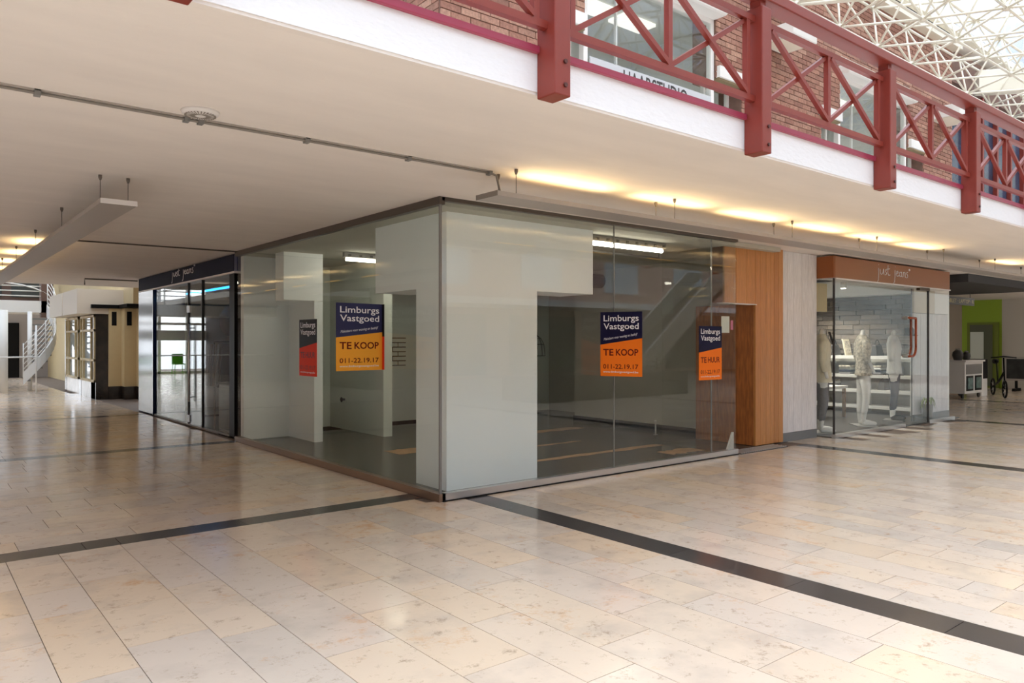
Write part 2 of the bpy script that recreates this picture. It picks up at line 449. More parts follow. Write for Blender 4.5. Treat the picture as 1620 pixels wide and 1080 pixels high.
# ------------------------------------------------------------------ gallery slab: soffit, fascia, cap
ceiling = MB().box(-1.3, 30, 2.96, 20.0, 2.76, 2.93).build('ceiling', M['soffit']); ceiling['kind'] = 'structure'
fas = MB().box(-1.3, 30, 2.94, 2.965, 2.74, 2.935).build('trim_1', M['fascia']); fas['kind'] = 'structure'
drip = MB().box(-1.3, 30, 2.945, 2.99, 2.725, 2.742).build('trim_2', M['soffit']); drip['kind'] = 'structure'
mbc = MB().box(-1.3, 30, 2.915, 3.02, 2.935, 2.972)
cap = mbc.build('trim_3', M['cap'], bevel=0.004); cap['kind'] = 'structure'

# ------------------------------------------------------------------ upper brick wall with windows
WY = 5.7
wall = struct('wall_upper', (3.78, WY, 2.93))
# openings: x0, x1, top
OPEN = [(5.1, 5.62, 4.76), (5.62, 7.9, 5.62), (7.9, 8.46, 4.76), (10.45, 11.0, 4.76), (11.0, 13.3, 5.62), (13.3, 13.9, 4.76), (15.15, 22.0, 6.3)]
def solid(xa, xb, za, zb):
    for a, b, t in OPEN:
        if xb > a+0.01 and xa < b-0.01 and za < t: return False
    return True
# mortar body around the openings
mb = MB()
xs = sorted({3.78, 15.15, 22.0} | {a for a, b, t in OPEN} | {b for a, b, t in OPEN})
for a, b in zip(xs[:-1], xs[1:]):
    top = max([t for p, q, t in OPEN if p < b-0.01 and q > a+0.01] + [2.93])
    mb.box(a, b, WY+0.012, WY+0.36, top, 6.9)
    if top == 2.93: pass
mb.box(3.782, 4.1, WY+0.02, 12.0, 2.93, 6.9)
mb.build('mortar', M['mortar'], wall)
bricks = []
CH, BL = 0.0705, 0.228
z = 2.93+CH*14; row = 0
while z < 6.88:
    x = 3.78 - (row % 2)*BL/2
    while x < 15.15:
        xa, xb = max(x, 3.78), min(x+BL, 15.15)
        cuts = [(xa, xb)]
        for a, b, t in OPEN:
            if z < t-0.01:
                nc = []
                for p, q in cuts:
                    if q <= a or p >= b: nc.append((p, q)); continue
                    if p < a: nc.append((p, a))
                    if q > b: nc.append((b, q))
                cuts = nc
        for p, q in cuts:
            if q-p > 0.03: bricks.append((p, q, z))
        x += BL
    z += CH; row += 1
def bscore(b):
    v = view((b[0]+b[1])/2, WY, b[2])
    if not v or v[1] < -20 or v[0] < 640: return 0
    capline = 80 + (v[0]-855)*0.318
    if v[1] > capline: return 0
    return (b[1]-b[0])/v[2]**2
bricks.sort(key=bscore, reverse=True)
def brick_box(mb, b):
    d = random.uniform(-0.003, 0.004)
    mb.box(b[0]+0.005, b[1]-0.005, WY+d, WY+0.05, b[2]+0.005, b[2]+CH-0.006)
for b in bricks[:290]:
    mb = MB(); brick_box(mb, b); mb.build('brick', BRICK, wall, org=(b[0], WY, b[2]), rnd=random.random())
mb = MB(); rn = []
for b in bricks[290:]:
    brick_box(mb, b); rn += [random.random()]*8
# return face going back from the corner
z = 2.93; row = 0
while z < 6.88:
    y = WY + 0.02 - (row % 2)*BL/2
    while y < 12:
        ya, yb = max(y, WY+0.02), y+BL
        if yb-ya > 0.03: mb.box(3.772, 3.83, ya+0.005, yb-0.005, z+0.005, z+CH-0.006); rn += [random.random()]*8
        y += BL
    z += CH; row += 1
o = mb.build('distant_bricks', BRICK, wall, rnd=rn); o['kind'] = 'stuff'
# lintels over the low side lights
for a, b in ((5.05, 5.6), (7.92, 8.5), (10.4, 10.98), (13.32, 13.95)):
    MB().box(a, b, WY-0.05, WY+0.2, 4.76, 4.9).build('lintel', M['white_paint'], wall)
    MB().box(a+0.01, b-0.01, WY-0.02, WY+0.3, 4.735, 4.76).build('lintel_soffit', mat('olive_soffit', (150, 132, 100), 0.7), wall)
# roof edge beam on top of the wall
e1 = MB().box(3.6, 15.2, WY-0.16, WY+0.2, 6.84, 6.97).build('trim_4', M['cream_steel']); e1['kind'] = 'structure'
e2 = MB().box(3.6, 15.2, WY-0.12, WY+0.2, 6.99, 7.05).build('trim_5', M['black']); e2['kind'] = 'structure'

def upper_window(n, a, b, sa, sb):
    wdw = struct('window_%d' % n, (a, WY, 2.93))
    f = MB()
    yw = WY+0.03
    for x in (a+0.03, b-0.03): f.box(x-0.03, x+0.03, yw, yw+0.07, 2.95, 5.6)
    f.box(a+0.06, b-0.06, yw, yw+0.07, 5.42, 5.48); f.box(a+0.06, b-0.06, yw, yw+0.07, 2.95, 3.02)
    f.build('frame', M['white_paint'], wdw)
    mid = a+0.27*(b-a)
    MB().box(a+0.06, b-0.06, yw+0.02, yw+0.028, 3.02, 5.42).build('pane', M['glass_c'], wdw)
    MB().box(mid-0.012, mid+0.012, yw+0.1, yw+0.13, 3.02, 5.42).build('mullion', M['white_paint'], wdw)
    # roller shutter box
    s = MB().box(a-0.04, b+0.04, WY-0.17, WY+0.1, 5.48, 5.62)
    s.build('shutter_box', M['white_paint'], wdw, bevel=0.04)
    MB().box(a-0.02, b+0.02, WY-0.03, WY+0.1, 5.62, 5.75).build('shutter_lintel', mat('cream_lintel', (214, 204, 186), 0.7), wdw)
    for (p, q) in (sa, sb):
        g = MB(); yy = WY+0.2
        g.box(p, p+0.04, yy, yy+0.05, 2.95, 4.74); g.box(q-0.04, q, yy, yy+0.05, 2.95, 4.74)
        g.build('side_frame', M['white_paint'], wdw)
        MB().box(p+0.04, q-0.04, yy+0.02, yy+0.03, 2.95, 4.74).build('side_pane', M['glass_c'], wdw)
    # the bright room behind
    MB().box(a-0.6, b+0.6, 7.6, 7.66, 2.93, 5.7).build('room_wall', M['curtain'], wdw)
    MB().box(a-0.6, b+0.6, 6.06, 7.6, 5.7, 5.75).build('room_ceiling', M['curtain'], wdw)
    MB().box(a-0.6, a-0.55, 6.06, 7.6, 2.93, 5.7).box(b+0.55, b+0.6, 6.06, 7.6, 2.93, 5.7).build('room_side', M['curtain'], wdw)
    for k in range(3):
        x = a+(k+0.5)*(b-a)/3
        MB().box(x-0.3, x+0.3, 6.6, 6.9, 5.66, 5.695).build('room_lamp', mat('room_lamp', (240, 238, 232), 0.5, emit=0.8), wdw)
    return wdw
w1 = upper_window(1, 5.62, 7.9, (5.1, 5.6), (7.92, 8.46))
w2 = upper_window(2, 11.0, 13.3, (10.45, 10.98), (13.32, 13.9))
# sign band in the salon window
FRY = lambda y, z=0.0, x=0.0: ((x, y, z), (1, 0, 0), (0, 0, 1))       # u = +x, v = +z, faces -y
FLX = lambda x, z=0.0, y=0.0: ((x, y, z), (0, -1, 0), (0, 0, 1))      # u = -y, v = +z, faces -x
band = empty('window_banner', (6.74, WY+0.02, 4.2), 'grey banner across foot of upper salon window with lettering half hidden by railing', 'banner')
MB().box(5.7, 7.82, WY+0.012, WY+0.025, 4.14, 4.5).build('sheet', mat('banner_grey', (206, 208, 210), 0.6), band)
text_mesh('HAARSTUDIO', FRY(WY+0.011), 1.13, 0.19, 6.22, 4.285, bold=0.012).build('lettering', M['darkgrey'], band)
# white boxes on the wall
for i, (xa, xb, za, zb, lb) in enumerate([(8.85, 9.43, 5.40, 5.57, 'white box lamp on brick wall between the two upper windows'), (14.15, 14.85, 5.38, 5.58, 'white box lamp on brick wall beside the blue glazing')]):
    t = empty('wall_lamp', ((xa+xb)/2, WY, za), lb, 'wall lamp')
    MB().box(xa, xb, 5.2, WY-0.005, za, zb).build('housing', M['white_paint'], t, bevel=0.01)
    MB().box(xa+0.04, xb-0.04, 5.24, 5.66, za-0.012, za+0.002).build('diffuser', mat('lamp_diffuser', (236, 228, 208), 0.5), t)
# blue glazing further right
gz = struct('window_3', (18.4, WY+0.1, 2.93))
for k in range(9):
    x = 15.2+k*0.78
    MB().box(x, x+0.72, WY+0.1, WY+0.13, 2.93, 6.3).build('pane', M['bluepanel'], gz)
    MB().box(x+0.71, x+0.79, WY+0.02, WY+0.16, 2.93, 6.3).build('mullion', M['red'], gz)

# ------------------------------------------------------------------ balcony railing
rail = empty('balcony_railing', (6.3, 2.88, 2.73), 'dark red steel railing with crossed braces along gallery edge', 'railing')
PX = [-1.06, 0.77, 2.6, 4.44, 6.27, 8.07, 9.92, 11.75, 13.6]
for x in PX:
    p = MB().box(x-0.055, x+0.055, 2.80, 2.938, 2.70, 3.665).build('post', M['red'], rail, org=(x, 2.87, 2.7), bevel=0.006)
    MB().box(x-0.03, x+0.03, 2.83, 2.91, 3.665, 3.72).build('stub', M['red'], p)
    for zz in (2.755, 2.875):
        b = MB(); b.tube([(x+0.015, 2.80, zz), (x+0.015, 2.79, zz)], 0.012, 6); b.build('bolt', mat('bolt', (96, 62, 58), 0.4, 0.6), p)
MB().box(-1.2, 14.5, 2.80, 2.93, 3.715, 3.79).build('handrail', M['red'], rail, bevel=0.008)
for a, b in zip(PX[:-1], PX[1:]):
    xl, xr = a+0.055, b-0.055; xm = (a+b)/2; yb = 2.875
    MB().box(xl, xr, yb-0.02, yb+0.02, 3.57, 3.61).build('upper_rail', M['red'], rail)
    MB().box(xl, xr, yb-0.02, yb+0.02, 3.04, 3.08).build('lower_rail', M['red'], rail)
    for x in (xl+0.07, xm, xr-0.07):
        MB().box(x-0.018, x+0.018, yb-0.018, yb+0.018, 3.08, 3.57).build('baluster', M['red'], rail)
    for (p, q) in ((xl+0.09, xm-0.02), (xm+0.02, xr-0.09)):
        MB().bar((p, yb-0.012, 3.56), (q, yb-0.012, 3.09), 0.032, 0.03).build('brace', M['red'], rail)
        MB().bar((p, yb+0.014, 3.09), (q, yb+0.014, 3.56), 0.032, 0.03).build('brace', M['red'], rail)

# ------------------------------------------------------------------ space frame under the glass roof
sf = empty('space_frame', (12, -2, 5.8), 'white tubular space frame carrying the glass roof', 'roof truss')
S, RS, ZB, ZT = 1.115, 0.84, 5.82, 6.66
bars = []; nodes = []
def bn(i, r): return Vector((1.2+S*i+(0.62 if r % 2 else 0), 5.25-RS*r, ZB))
def tn(i, r): return Vector((1.2+S*i+S/2+(0.62 if r % 2 else 0), 5.25-RS*r+0.33, ZT))
NI, NR = 22, 17
for r in range(NR):
    for i in range(NI):
        p = bn(i, r); nodes.append(p); t = tn(i, r); nodes.append(t)
        if i < NI-1: bars.append((p, bn(i+1, r), .018)); bars.append((t, tn(i+1, r), .022))
        bars.append((p, t, .016))
        if i > 0: bars.append((p, tn(i-1, r), .016))
        if r < NR-1:
            j = i if r % 2 == 0 else i+1
            for jj in (j-1, j):
                if 0 <= jj < NI: bars.append((p, bn(jj, r+1), .017)); bars.append((t, tn(jj, r+1), .02))
            jj = i-1 if r % 2 == 0 else i
            if 0 <= jj < NI: bars.append((p, tn(jj, r+1), .016))
def sbar(b):
    m = (b[0]+b[1])/2; v = view(*m)
    if not v or v[1] < -40 or v[0] < 1180 or v[0] > 1660 or v[1] > 330: return 0
    return 1/v[2]
bars.sort(key=sbar, reverse=True)
for p, q, r in bars[:290]:
    MB().tube([p, q], r, 6).build('tube', M['cream_steel'], sf, org=(p+q)/2)
mb = MB()
for p, q, r in bars[290:]: mb.tube([p, q], r, 5, False)
mb.build('distant_tubes', M['cream_steel'], sf)['kind'] = 'stuff'
nodes.sort(key=lambda p: sbar((p, p)), reverse=True)
for p in nodes[:60]:
    MB().lathe(p, [(0.0, -0.045), (0.035, -0.036), (0.048, 0), (0.035, 0.036), (0.0, 0.045)], 8).build('node', M['cream_steel'], sf, org=p)
mb = MB()
for p in nodes[60:]: mb.lathe(p, [(0.0, -0.045), (0.045, 0), (0.0, 0.045)], 6)
mb.build('distant_nodes', M['cream_steel'], sf)['kind'] = 'stuff'
# box beams crossing the atrium
dv = Vector((0.65, -0.76, 0)).normalized()
for i, (p0, h, lb) in enumerate([(Vector((9.0, 5.55, 6.05)), 0.26, 'near cream box beam crossing the atrium roof from the brick wall'), (Vector((15.6, 5.45, 6.28)), 0.42, 'far wide white box beam crossing the atrium at the blue glazing')]):
    mbx = MB().bar(p0, p0+dv*17, 0.22, h)
    b = mbx.build('roof_beam', M['cream_steel'], org=p0, bevel=0.01); tag(b, lb, 'beam', 'box beams under the glass roof')
# glass roof
roof = struct('ceiling_glass', (10, -4, 7.1)); roof.name = 'ceiling.001'
y = WY-0.2; k = 0
while y > -12:
    MB().box(-12, 34, y-1.38, y, 7.12+0.0, 7.135).build('pane', M['roofglass'], roof)
    MB().box(-12, 34, y-0.05, y+0.05, 7.0, 7.12).build('purlin', M['cream_steel'], roof)
    y -= 1.4
# solid roof over the brick volume
r2 = MB().box(3.9, 30, WY-0.1, 20, 7.06, 7.3).build('ceiling.002', M['soffit']); r2['kind'] = 'structure'

# ------------------------------------------------------------------ opposite side of the atrium (seen in the shop glass)
wo_ = struct('wall_opposite', (10, -12, 0))
MB().box(-12, 34, -12.3, -12, 0, 7.2).build('masonry', mat('far_brick', (190, 152, 136), 0.9, var=0.25, vscale=9), wo_)
for k in range(9):
    x = -10+k*4.8
    MB().box(x, x+3.6, -12.02, -11.94, 0.15, 2.5).build('shop_window', mat('dim_glass', (66, 70, 70), 0.1), wo_)
    MB().box(x+0.6, x+2.8, -12.02, -11.95, 3.6, 5.4).build('upper_pane', mat('pale_glass', (190, 196, 200), 0.1), wo_)
MB().box(-12, 34, -12.0, -9.4, 2.76, 3.0).build('gallery', M['fascia'], wo_)
wl_ = MB().box(-12.3, -12, -12, 3, 0, 7.2).build('wall_west', M['offwhite']); wl_['kind'] = 'structure'
wr_ = MB().box(34, 34.3, -12, 20, 0, 7.2).build('wall_east', M['offwhite']); wr_['kind'] = 'structure'

# ------------------------------------------------------------------ vacant corner shop: glass walls
gz = struct('window_4', (6.0, 5.7, 0))
for a, b in ((3.79, 6.045), (6.055, 7.795), (7.805, 8.31)):
    MB().box(a, b, 5.69, 5.702, 0.07, 2.74).build('pane', M['glass'], gz)
MB().box(3.78, 8.33, 5.665, 5.735, 0.0, 0.072).build('base_profile', M['alu'], gz)
MB().box(3.78, 8.33, 5.655, 5.664, 0.0, 0.012).build('black_joint', M['black'], gz)  # black strip along the foot of the base profile
MB().box(3.78, 8.33, 5.67, 5.725, 2.725, 2.76).build('head_profile', M['alu_dark'], gz)
for x in (6.05, 7.80): MB().box(x-0.004, x+0.004, 5.688, 5.704, 0.07, 2.73).build('pane_joint', M['grey'], gz)
gl_ = struct('window_5', (3.78, 8.4, 0))
MB().box(3.772, 3.784, 5.70, 11.0, 0.07, 2.74).build('pane', M['glass_l'], gl_)
MB().box(3.745, 3.815, 5.665, 11.05, 0.0, 0.072).build('base_profile', mat('bronze', (150, 128, 110), 0.3, 0.7), gl_)
MB().box(3.75, 3.81, 5.67, 11.05, 2.69, 2.76).build('head_profile', M['alu_dark'], gl_)
MB().box(3.768, 3.79, 5.69, 5.71, 0.07, 2.72).build('corner_joint', M['grey'], gl_)
gs = struct('window_6', (8.31, 6.2, 0))
MB().box(8.31, 8.322, 5.71, 6.9, 0.03, 2.74).build('pane', M['glass'], gs)
MB().quad_box([(8.16, 5.735, 0.0), (8.33, 5.735, 0.0), (8.33, 5.76, 0.0), (8.16, 5.76, 0.0), (8.31, 5.735, 0.28), (8.33, 5.735, 0.28), (8.33, 5.76, 0.28), (8.31, 5.76, 0.28)]).build('corner_bracket', M['alu'], gs)

# interior of the corner shop
fl2 = MB().box(3.82, 9.5, 5.74, 12.0, -0.004, 0.012).box(9.5, 10.6, 9.85, 12.0, -0.004, 0.012).build('floor.001', M['slate']); fl2['kind'] = 'structure'
for (a, b, c, d) in ((5.0, 8.2, 6.72, 6.95), (5.6, 7.6, 7.75, 7.9), (4.9, 5.8, 8.3, 8.75), (7.6, 8.25, 6.1, 6.45), (6.3, 8.8, 8.9, 9.2)):
    pts = []
    for k in range(14):
        pts.append((a+(b-a)*k/13, c+random.uniform(0, 0.08)))
    for k in range(14):
        pts.append((b-(b-a)*k/13, d-random.uniform(0, 0.08)))
    MB().prism(pts, ((0, 0, 0.012), (1, 0, 0), (0, 1, 0)), 0, 0.0015).build('adhesive_residue', M['tan'], fl2)
ci = MB().box(3.85, 9.5, 5.78, 11.1, 2.70, 2.755).box(4.7, 10.6, 11.1, 12.0, 2.70, 2.755).box(9.5, 10.6, 9.85, 11.1, 2.70, 2.755).build('ceiling.003', M['ceil_in']); ci['kind'] = 'structure'
def st(name, m, *boxes):
    mb = MB()
    for b in boxes: mb.box(*b)
    o = mb.build(name, m); o['kind'] = 'structure'; return o
st('wall_corner', M['white'], (4.05, 5.2, 6.0, 6.55, 0.012, 2.70), (5.2, 6.03, 6.0, 6.55, 1.98, 2.70), (4.05, 4.5, 6.55, 7.4, 1.98, 2.70))
st('wall_side', M['white'], (3.86, 4.55, 11.0, 11.12, 0.012, 2.70), (4.55, 4.68, 10.1, 11.12, 0.012, 2.70), (4.1, 4.55, 10.1, 10.4, 2.03, 2.70))
st('wall_partition', M['offwhite'], (5.62, 5.77, 10.02, 11.85, 0.012, 2.70))
wb = st('wall_back', M['offwhite'], (4.68, 10.6, 11.85, 12.0, 0.012, 2.70))
st('wall_inner', M['greywall'], (9.48, 9.58, 6.55, 9.9, 0.012, 2.70), (9.58, 10.6, 9.8, 9.9, 0.012, 2.70), (10.6, 10.7, 9.8, 12.0, 0.012, 2.70))
bb = st('baseboard_inner', M['black'], (9.465, 9.48, 6.55, 9.92, 0.012, 0.11))
# black brick outlines drawn on the back wall
dr = empty('wall_drawing', (6.5, 11.84, 1.1), 'black outline of bricks painted on back wall of vacant shop', 'wall drawing')
mb = MB()
for k in range(7):
    z = 1.02+k*0.082
    xa = 6.15+(0.0 if k > 1 else 0.15*(2-k))
    mb.box(xa, 7.1, 11.838, 11.848, z-0.008, z+0.008)
    if k < 5:
        x = 6.28+(k % 2)*0.11
        while x < 7.0: mb.box(x-0.004, x+0.004, 11.838, 11.848, z, z+0.082); x += 0.22
mb.build('outline', M['darkgrey'], dr)
lt = text_mesh('LLL', FRY(11.846), 0.18, 0.09, 5.28, 1.84).build('wall_lettering', M['darkgrey'], org=(5.4, 11.84, 1.8)); tag(lt, 'small dark letters on rear wall left of amber poster', 'lettering')
kn = empty('door_stop', (5.6, 10.9, 0.6), 'round black knob on white partition in vacant shop', 'door stop')
MB().tube([(5.62, 11.3, 0.5), (5.57, 11.3, 0.5)], 0.018, 10).build('stem', M['black'], kn)
MB().tube([(5.575, 11.3, 0.5), (5.56, 11.3, 0.5), (5.545, 11.3, 0.5)], [0.03, 0.045, 0.02], 12).build('knob', M['black'], kn)
# fluorescent light with its rail
fl = empty('fluorescent_light', (6.65, 6.02, 2.7), 'lit fluorescent tube light at ceiling of vacant corner shop', 'ceiling light')
MB().box(6.06, 7.55, 6.2, 6.26, 2.63, 2.695).build('housing', M['grey'], fl)
MB().tube([(6.1, 6.23, 2.60), (7.5, 6.23, 2.60)], 0.024, 10).build('tube', M['tube_on'], fl)
for k in range(9):
    MB().box(6.12+k*0.17, 6.16+k*0.17, 6.19, 6.2, 2.64, 2.67).build('clip', M['darkgrey'], fl)
f2 = copy_tree(fl, (5.35, 9.4, 2.7), 'second lit fluorescent tube deeper in vacant shop behind corner wall')
f3 = copy_tree(fl, (5.25, 6.95, 2.7), 'third lit fluorescent tube hidden behind white corner wall of vacant shop')  # extra tube out of sight, added to brighten the shop interior
for c in f3.children:
    if c.name.startswith('tube'):
        c.data = c.data.copy(); c.data.materials.clear(); c.data.materials.append(M['tube_fill'])
# dark duct along the shop ceiling and thin pipe
pd = MB(); pd.tube([(5.6, 9.2, 2.5), (9.44, 9.2, 2.5)], 0.12, 14); o = pd.build('air_duct', M['darkgrey'], org=(7.5, 9.2, 2.5)); tag(o, 'round dark air duct under ceiling at rear of vacant shop', 'duct')
pd = MB(); pd.tube([(5.4, 6.9, 2.62), (8.25, 6.9, 2.62)], 0.014, 8); pd.tube([(8.25, 6.9, 2.62), (8.25, 6.9, 2.7)], 0.014, 8); pd.tube([(5.4, 6.9, 2.62), (5.4, 6.9, 2.7)], 0.014, 8); o = pd.build('conduit_pipe', M['grey'], org=(7, 6.9, 2.62)); tag(o, 'thin conduit pipe below ceiling of vacant corner shop', 'pipe')
# cage lamp
cl = empty('cage_lamp', (8.55, 9.9, 1.3), 'wire cage pendant lamp on long black cord in vacant shop', 'pendant lamp')
MB().tube([(8.55, 9.9, 1.56), (8.55, 9.9, 2.7)], 0.008, 6).build('cord', M['black'], cl)
mb = MB()
for k in range(8):
    a = k*math.pi/4; c, s = math.cos(a), math.sin(a)
    mb.tube([(8.55+c*r, 9.9+s*r, zz) for r, zz in ((0.02, 1.56), (0.09, 1.5), (0.14, 1.4), (0.155, 1.28), (0.16, 1.2))], 0.005, 4)
for r, zz in ((0.09, 1.5), (0.14, 1.4), (0.16, 1.2)):
    mb.tube([(8.55+r*math.cos(t*math.pi/8), 9.9+r*math.sin(t*math.pi/8), zz) for t in range(17)], 0.005, 4)
mb.build('cage', M['darkgrey'], cl)
MB().lathe((8.55, 9.9, 1.3), [(0.0, 0), (0.035, 0.02), (0.045, 0.07), (0.02, 0.15), (0.02, 0.25), (0.0, 0.26)], 12).build('bulb', M['greywall'], cl)

fp = empty('floor_post', (9.0, 7.6, 0.012), 'short silver post on floor inside vacant shop near dark baseboard', 'post')
MB().lathe((9.0, 7.6, 0.012), [(0.0, 0), (0.035, 0), (0.035, 0.008), (0.012, 0.012), (0.012, 0.2), (0.016, 0.205), (0.016, 0.225), (0.0, 0.225)], 12).build('shaft', M['alu'], fp)
# entrance grate
gr = empty('floor_grate', (8.85, 5.8, 0.0), 'perforated metal grate on floor at foot of orange wood pier', 'grate')
MB().box(8.36, 9.45, 5.64, 5.88, 0.0, 0.006).build('tray', M['darkgrey'], gr)
for k in range(22):
    x = 8.375+k*0.049
    MB().box(x, x+0.03, 5.65, 5.87, 0.006, 0.014).build('slat', M['alu'], gr)
for k in range(4):
    MB().box(8.36, 9.45, 5.655+k*0.066, 5.668+k*0.066, 0.014, 0.017).build('cross_bar', M['alu'], gr)

# ------------------------------------------------------------------ orange wood pier and white plank pier
def planks(name, parent, m, xs, y0, y1, z0, z1, zs=None):
    for a, b in zip(xs[:-1], xs[1:]):
        MB().box(a+0.0025, b-0.0025, y0-random.uniform(0, 0.002), y1, z0, z1).build(name, m, parent, org=(a, y0, z0), rnd=random.random())
op = struct('wall_wood', (9.4, 5.9, 0))
MB().box(8.36, 9.755, 5.925, 6.1, 1.965, 2.755).box(9.085, 9.755, 5.925, 6.9, 0.02, 1.965).build('core', mat('wood_core', (120, 70, 34), 0.6), op)
planks('plank', op, PLANK_O, [8.36, 8.62, 8.86, 9.07], 5.9, 5.93, 1.965, 2.755)
planks('plank', op, PLANK_O, [9.07, 9.2, 9.33, 9.44, 9.53, 9.64, 9.76], 5.9, 5.93, 0.02, 2.755)
for a, b in ((5.93, 6.2), (6.2, 6.5), (6.5, 6.9)):
    MB().box(9.07, 9.09, a+0.003, b-0.003, 0.02, 1.96).build('plank', mat('side_wood', (170, 100, 50), 0.4, var=0.35, vscale=5, stretch=(6, 6, 1)), op, org=(9.07, a, 0))
MB().box(8.33, 9.1, 5.895, 6.0, 1.95, 1.962).build('edge_strip', M['panel_edge'], op)
wp = struct('wall_plank', (10.3, 5.95, 0))
MB().box(9.78, 10.76, 5.975, 6.2, 0.0, 2.755).build('core', M['plinth'], wp)
planks('plank', wp, PLANK_W, [9.77, 9.96, 10.12, 10.34, 10.52, 10.77], 5.95, 5.98, 0.13, 2.755)
bs = MB().box(9.77, 10.77, 5.945, 5.97, 0.0, 0.128).build('baseboard_1', M['plinth']); bs['kind'] = 'structure'

# ------------------------------------------------------------------ clothing shop on the right
sh = struct('window_7', (12.9, 5.7, 0))
MB().box(10.82, 13.14, 5.69, 5.702, 0.06, 2.40).build('pane', M['glass_c'], sh)
MB().box(10.815, 10.827, 5.705, 5.95, 0.06, 2.40).build('return_pane', M['glass_c'], sh)
MB().box(14.11, 15.0, 5.69, 5.702, 0.06, 2.40).build('pane', M['glass_c'], sh)
MB().box(10.8, 13.15, 5.67, 5.73, 0.0, 0.06).build('base_profile', M['alu'], sh)
MB().box(14.1, 15.2, 5.67, 5.73, 0.0, 0.06).build('base_profile', M['alu'], sh)
MB().box(10.805, 10.83, 5.69, 5.715, 0.06, 2.40).build('corner_bead', M['darkgrey'], sh)
dr_ = struct('door_1', (13.6, 5.7, 0))
MB().box(13.16, 14.08, 5.692, 5.702, 0.02, 2.36).build('door_leaf', M['glass_c'], dr_)
MB().box(14.075, 14.1, 5.68, 5.71, 0.02, 2.40).build('door_edge', M['darkgrey'], dr_)
MB().box(13.7, 14.1, 5.67, 5.73, 2.34, 2.395).build('door_closer', mat('bronze_closer', (92, 74, 50), 0.4, 0.5), dr_)
# handle in the shape of a J, one bar on each side of the leaf
for y in (5.655, 5.735):
    dx = 0 if y < 5.69 else 0.0
    pts = [(12.98+0.22, y, 1.85), (13.5, y, 1.85), (13.5, y, 1.35)]
    for k in range(1, 7):
        a = k*math.pi/12; pts.append((13.5-0.13+0.13*math.cos(a), y, 1.35-0.15*math.sin(a)))
    pts += [(13.2, y, 1.2)]
    mb = MB()
    for p, q in zip(pts[:-1], pts[1:]): mb.bar(p, q, 0.014, 0.055, up=(0, 1, 0)) if False else mb.tube([p, q], 0.02, 8)
    mb.build('handle', mat('copper_handle', (176, 84, 46), 0.35, 0.3), dr_)
for z in (1.85, 1.2): MB().box(13.19, 13.24, 5.655, 5.735, z-0.03, z+0.03).build('handle_mount', M['alu'], dr_)
hd = empty('shop_header', (12.9, 5.7, 2.4), 'brown fascia above clothing shop with white handwritten sign', 'shop sign')
MB().box(10.82, 15.0, 5.685, 5.9, 2.405, 2.73).build('panel', M['copper'], hd, bevel=0.004)
MB().box(10.78, 10.822, 5.69, 6.0, 2.405, 2.73).build('end_panel', mat('brown_end', (150, 84, 38), 0.4), hd)
MB().box(10.82, 15.0, 5.67, 5.9, 2.385, 2.405).build('lip', M['panel_edge'], hd)

# handwritten shop name: strokes in a unit box, x advancing
def arc(cx, cy, rx, ry, a0, a1, n=8):
    return [(cx+rx*math.cos(math.radians(a0+(a1-a0)*k/n)), cy+ry*math.sin(math.radians(a0+(a1-a0)*k/n))) for k in range(n+1)]
def letters_just_jeans():
    S_ = []
    S_ += [[(0.06, 0.62), (0.07, 0.2), (0.05, -0.35), (0.0, -0.5)], [(0.07, 0.86), (0.075, 0.9)]]                    # j
    S_ += [[(0.18, 0.55), (0.2, 0.2), (0.27, 0.12), (0.36, 0.28), (0.4, 0.6)], [(0.4, 0.6), (0.42, 0.15)]]           # u
    S_ += [[(0.6, 0.52), (0.54, 0.55), (0.52, 0.42), (0.6, 0.28), (0.57, 0.14), (0.48, 0.12)]]                       # s
    S_ += [[(0.7, 0.95), (0.69, 0.3), (0.73, 0.12), (0.84, 0.16)], [(0.6, 0.6), (0.82, 0.66)]]                       # t
    S_ += [[(1.18, 0.62), (1.18, 0.1), (1.15, -0.35), (1.08, -0.5)], [(1.2, 0.86), (1.205, 0.9)]]                    # j
    S_ += [[(1.27, 0.32), (1.4, 0.42), (1.38, 0.56), (1.3, 0.52), (1.28, 0.25), (1.34, 0.12), (1.46, 0.2)]]          # e
    S_ += [arc(1.57, 0.32, 0.08, 0.2, 30, 330), [(1.65, 0.55), (1.64, 0.2), (1.7, 0.12)]]                            # a
    S_ += [[(1.78, 0.55), (1.76, 0.12)], [(1.77, 0.4), (1.84, 0.55), (1.9, 0.5), (1.9, 0.14), (1.95, 0.14)]]         # n
    S_ += [[(2.1, 0.56), (2.04, 0.58), (2.02, 0.44), (2.1, 0.28), (2.08, 0.12), (1.98, 0.08)]]                       # s
    S_ += [arc(2.22, 0.78, 0.04, 0.07, 0, 360)]                                                                      # ring mark
    return S_
def handwriting(fr, u0, v0, su, sv, r, parent, m):
    o, u, v = [Vector(a) for a in fr]; mb = MB()
    for s in letters_just_jeans():
        mb.tube([o+u*(u0+a*su)+v*(v0+b*sv) for a, b in s], r, 5)
    return mb.build('lettering', m, parent)
handwriting(FRY(5.683), 12.16, 2.51, 0.52, 0.2, 0.0065, hd, M['print'])

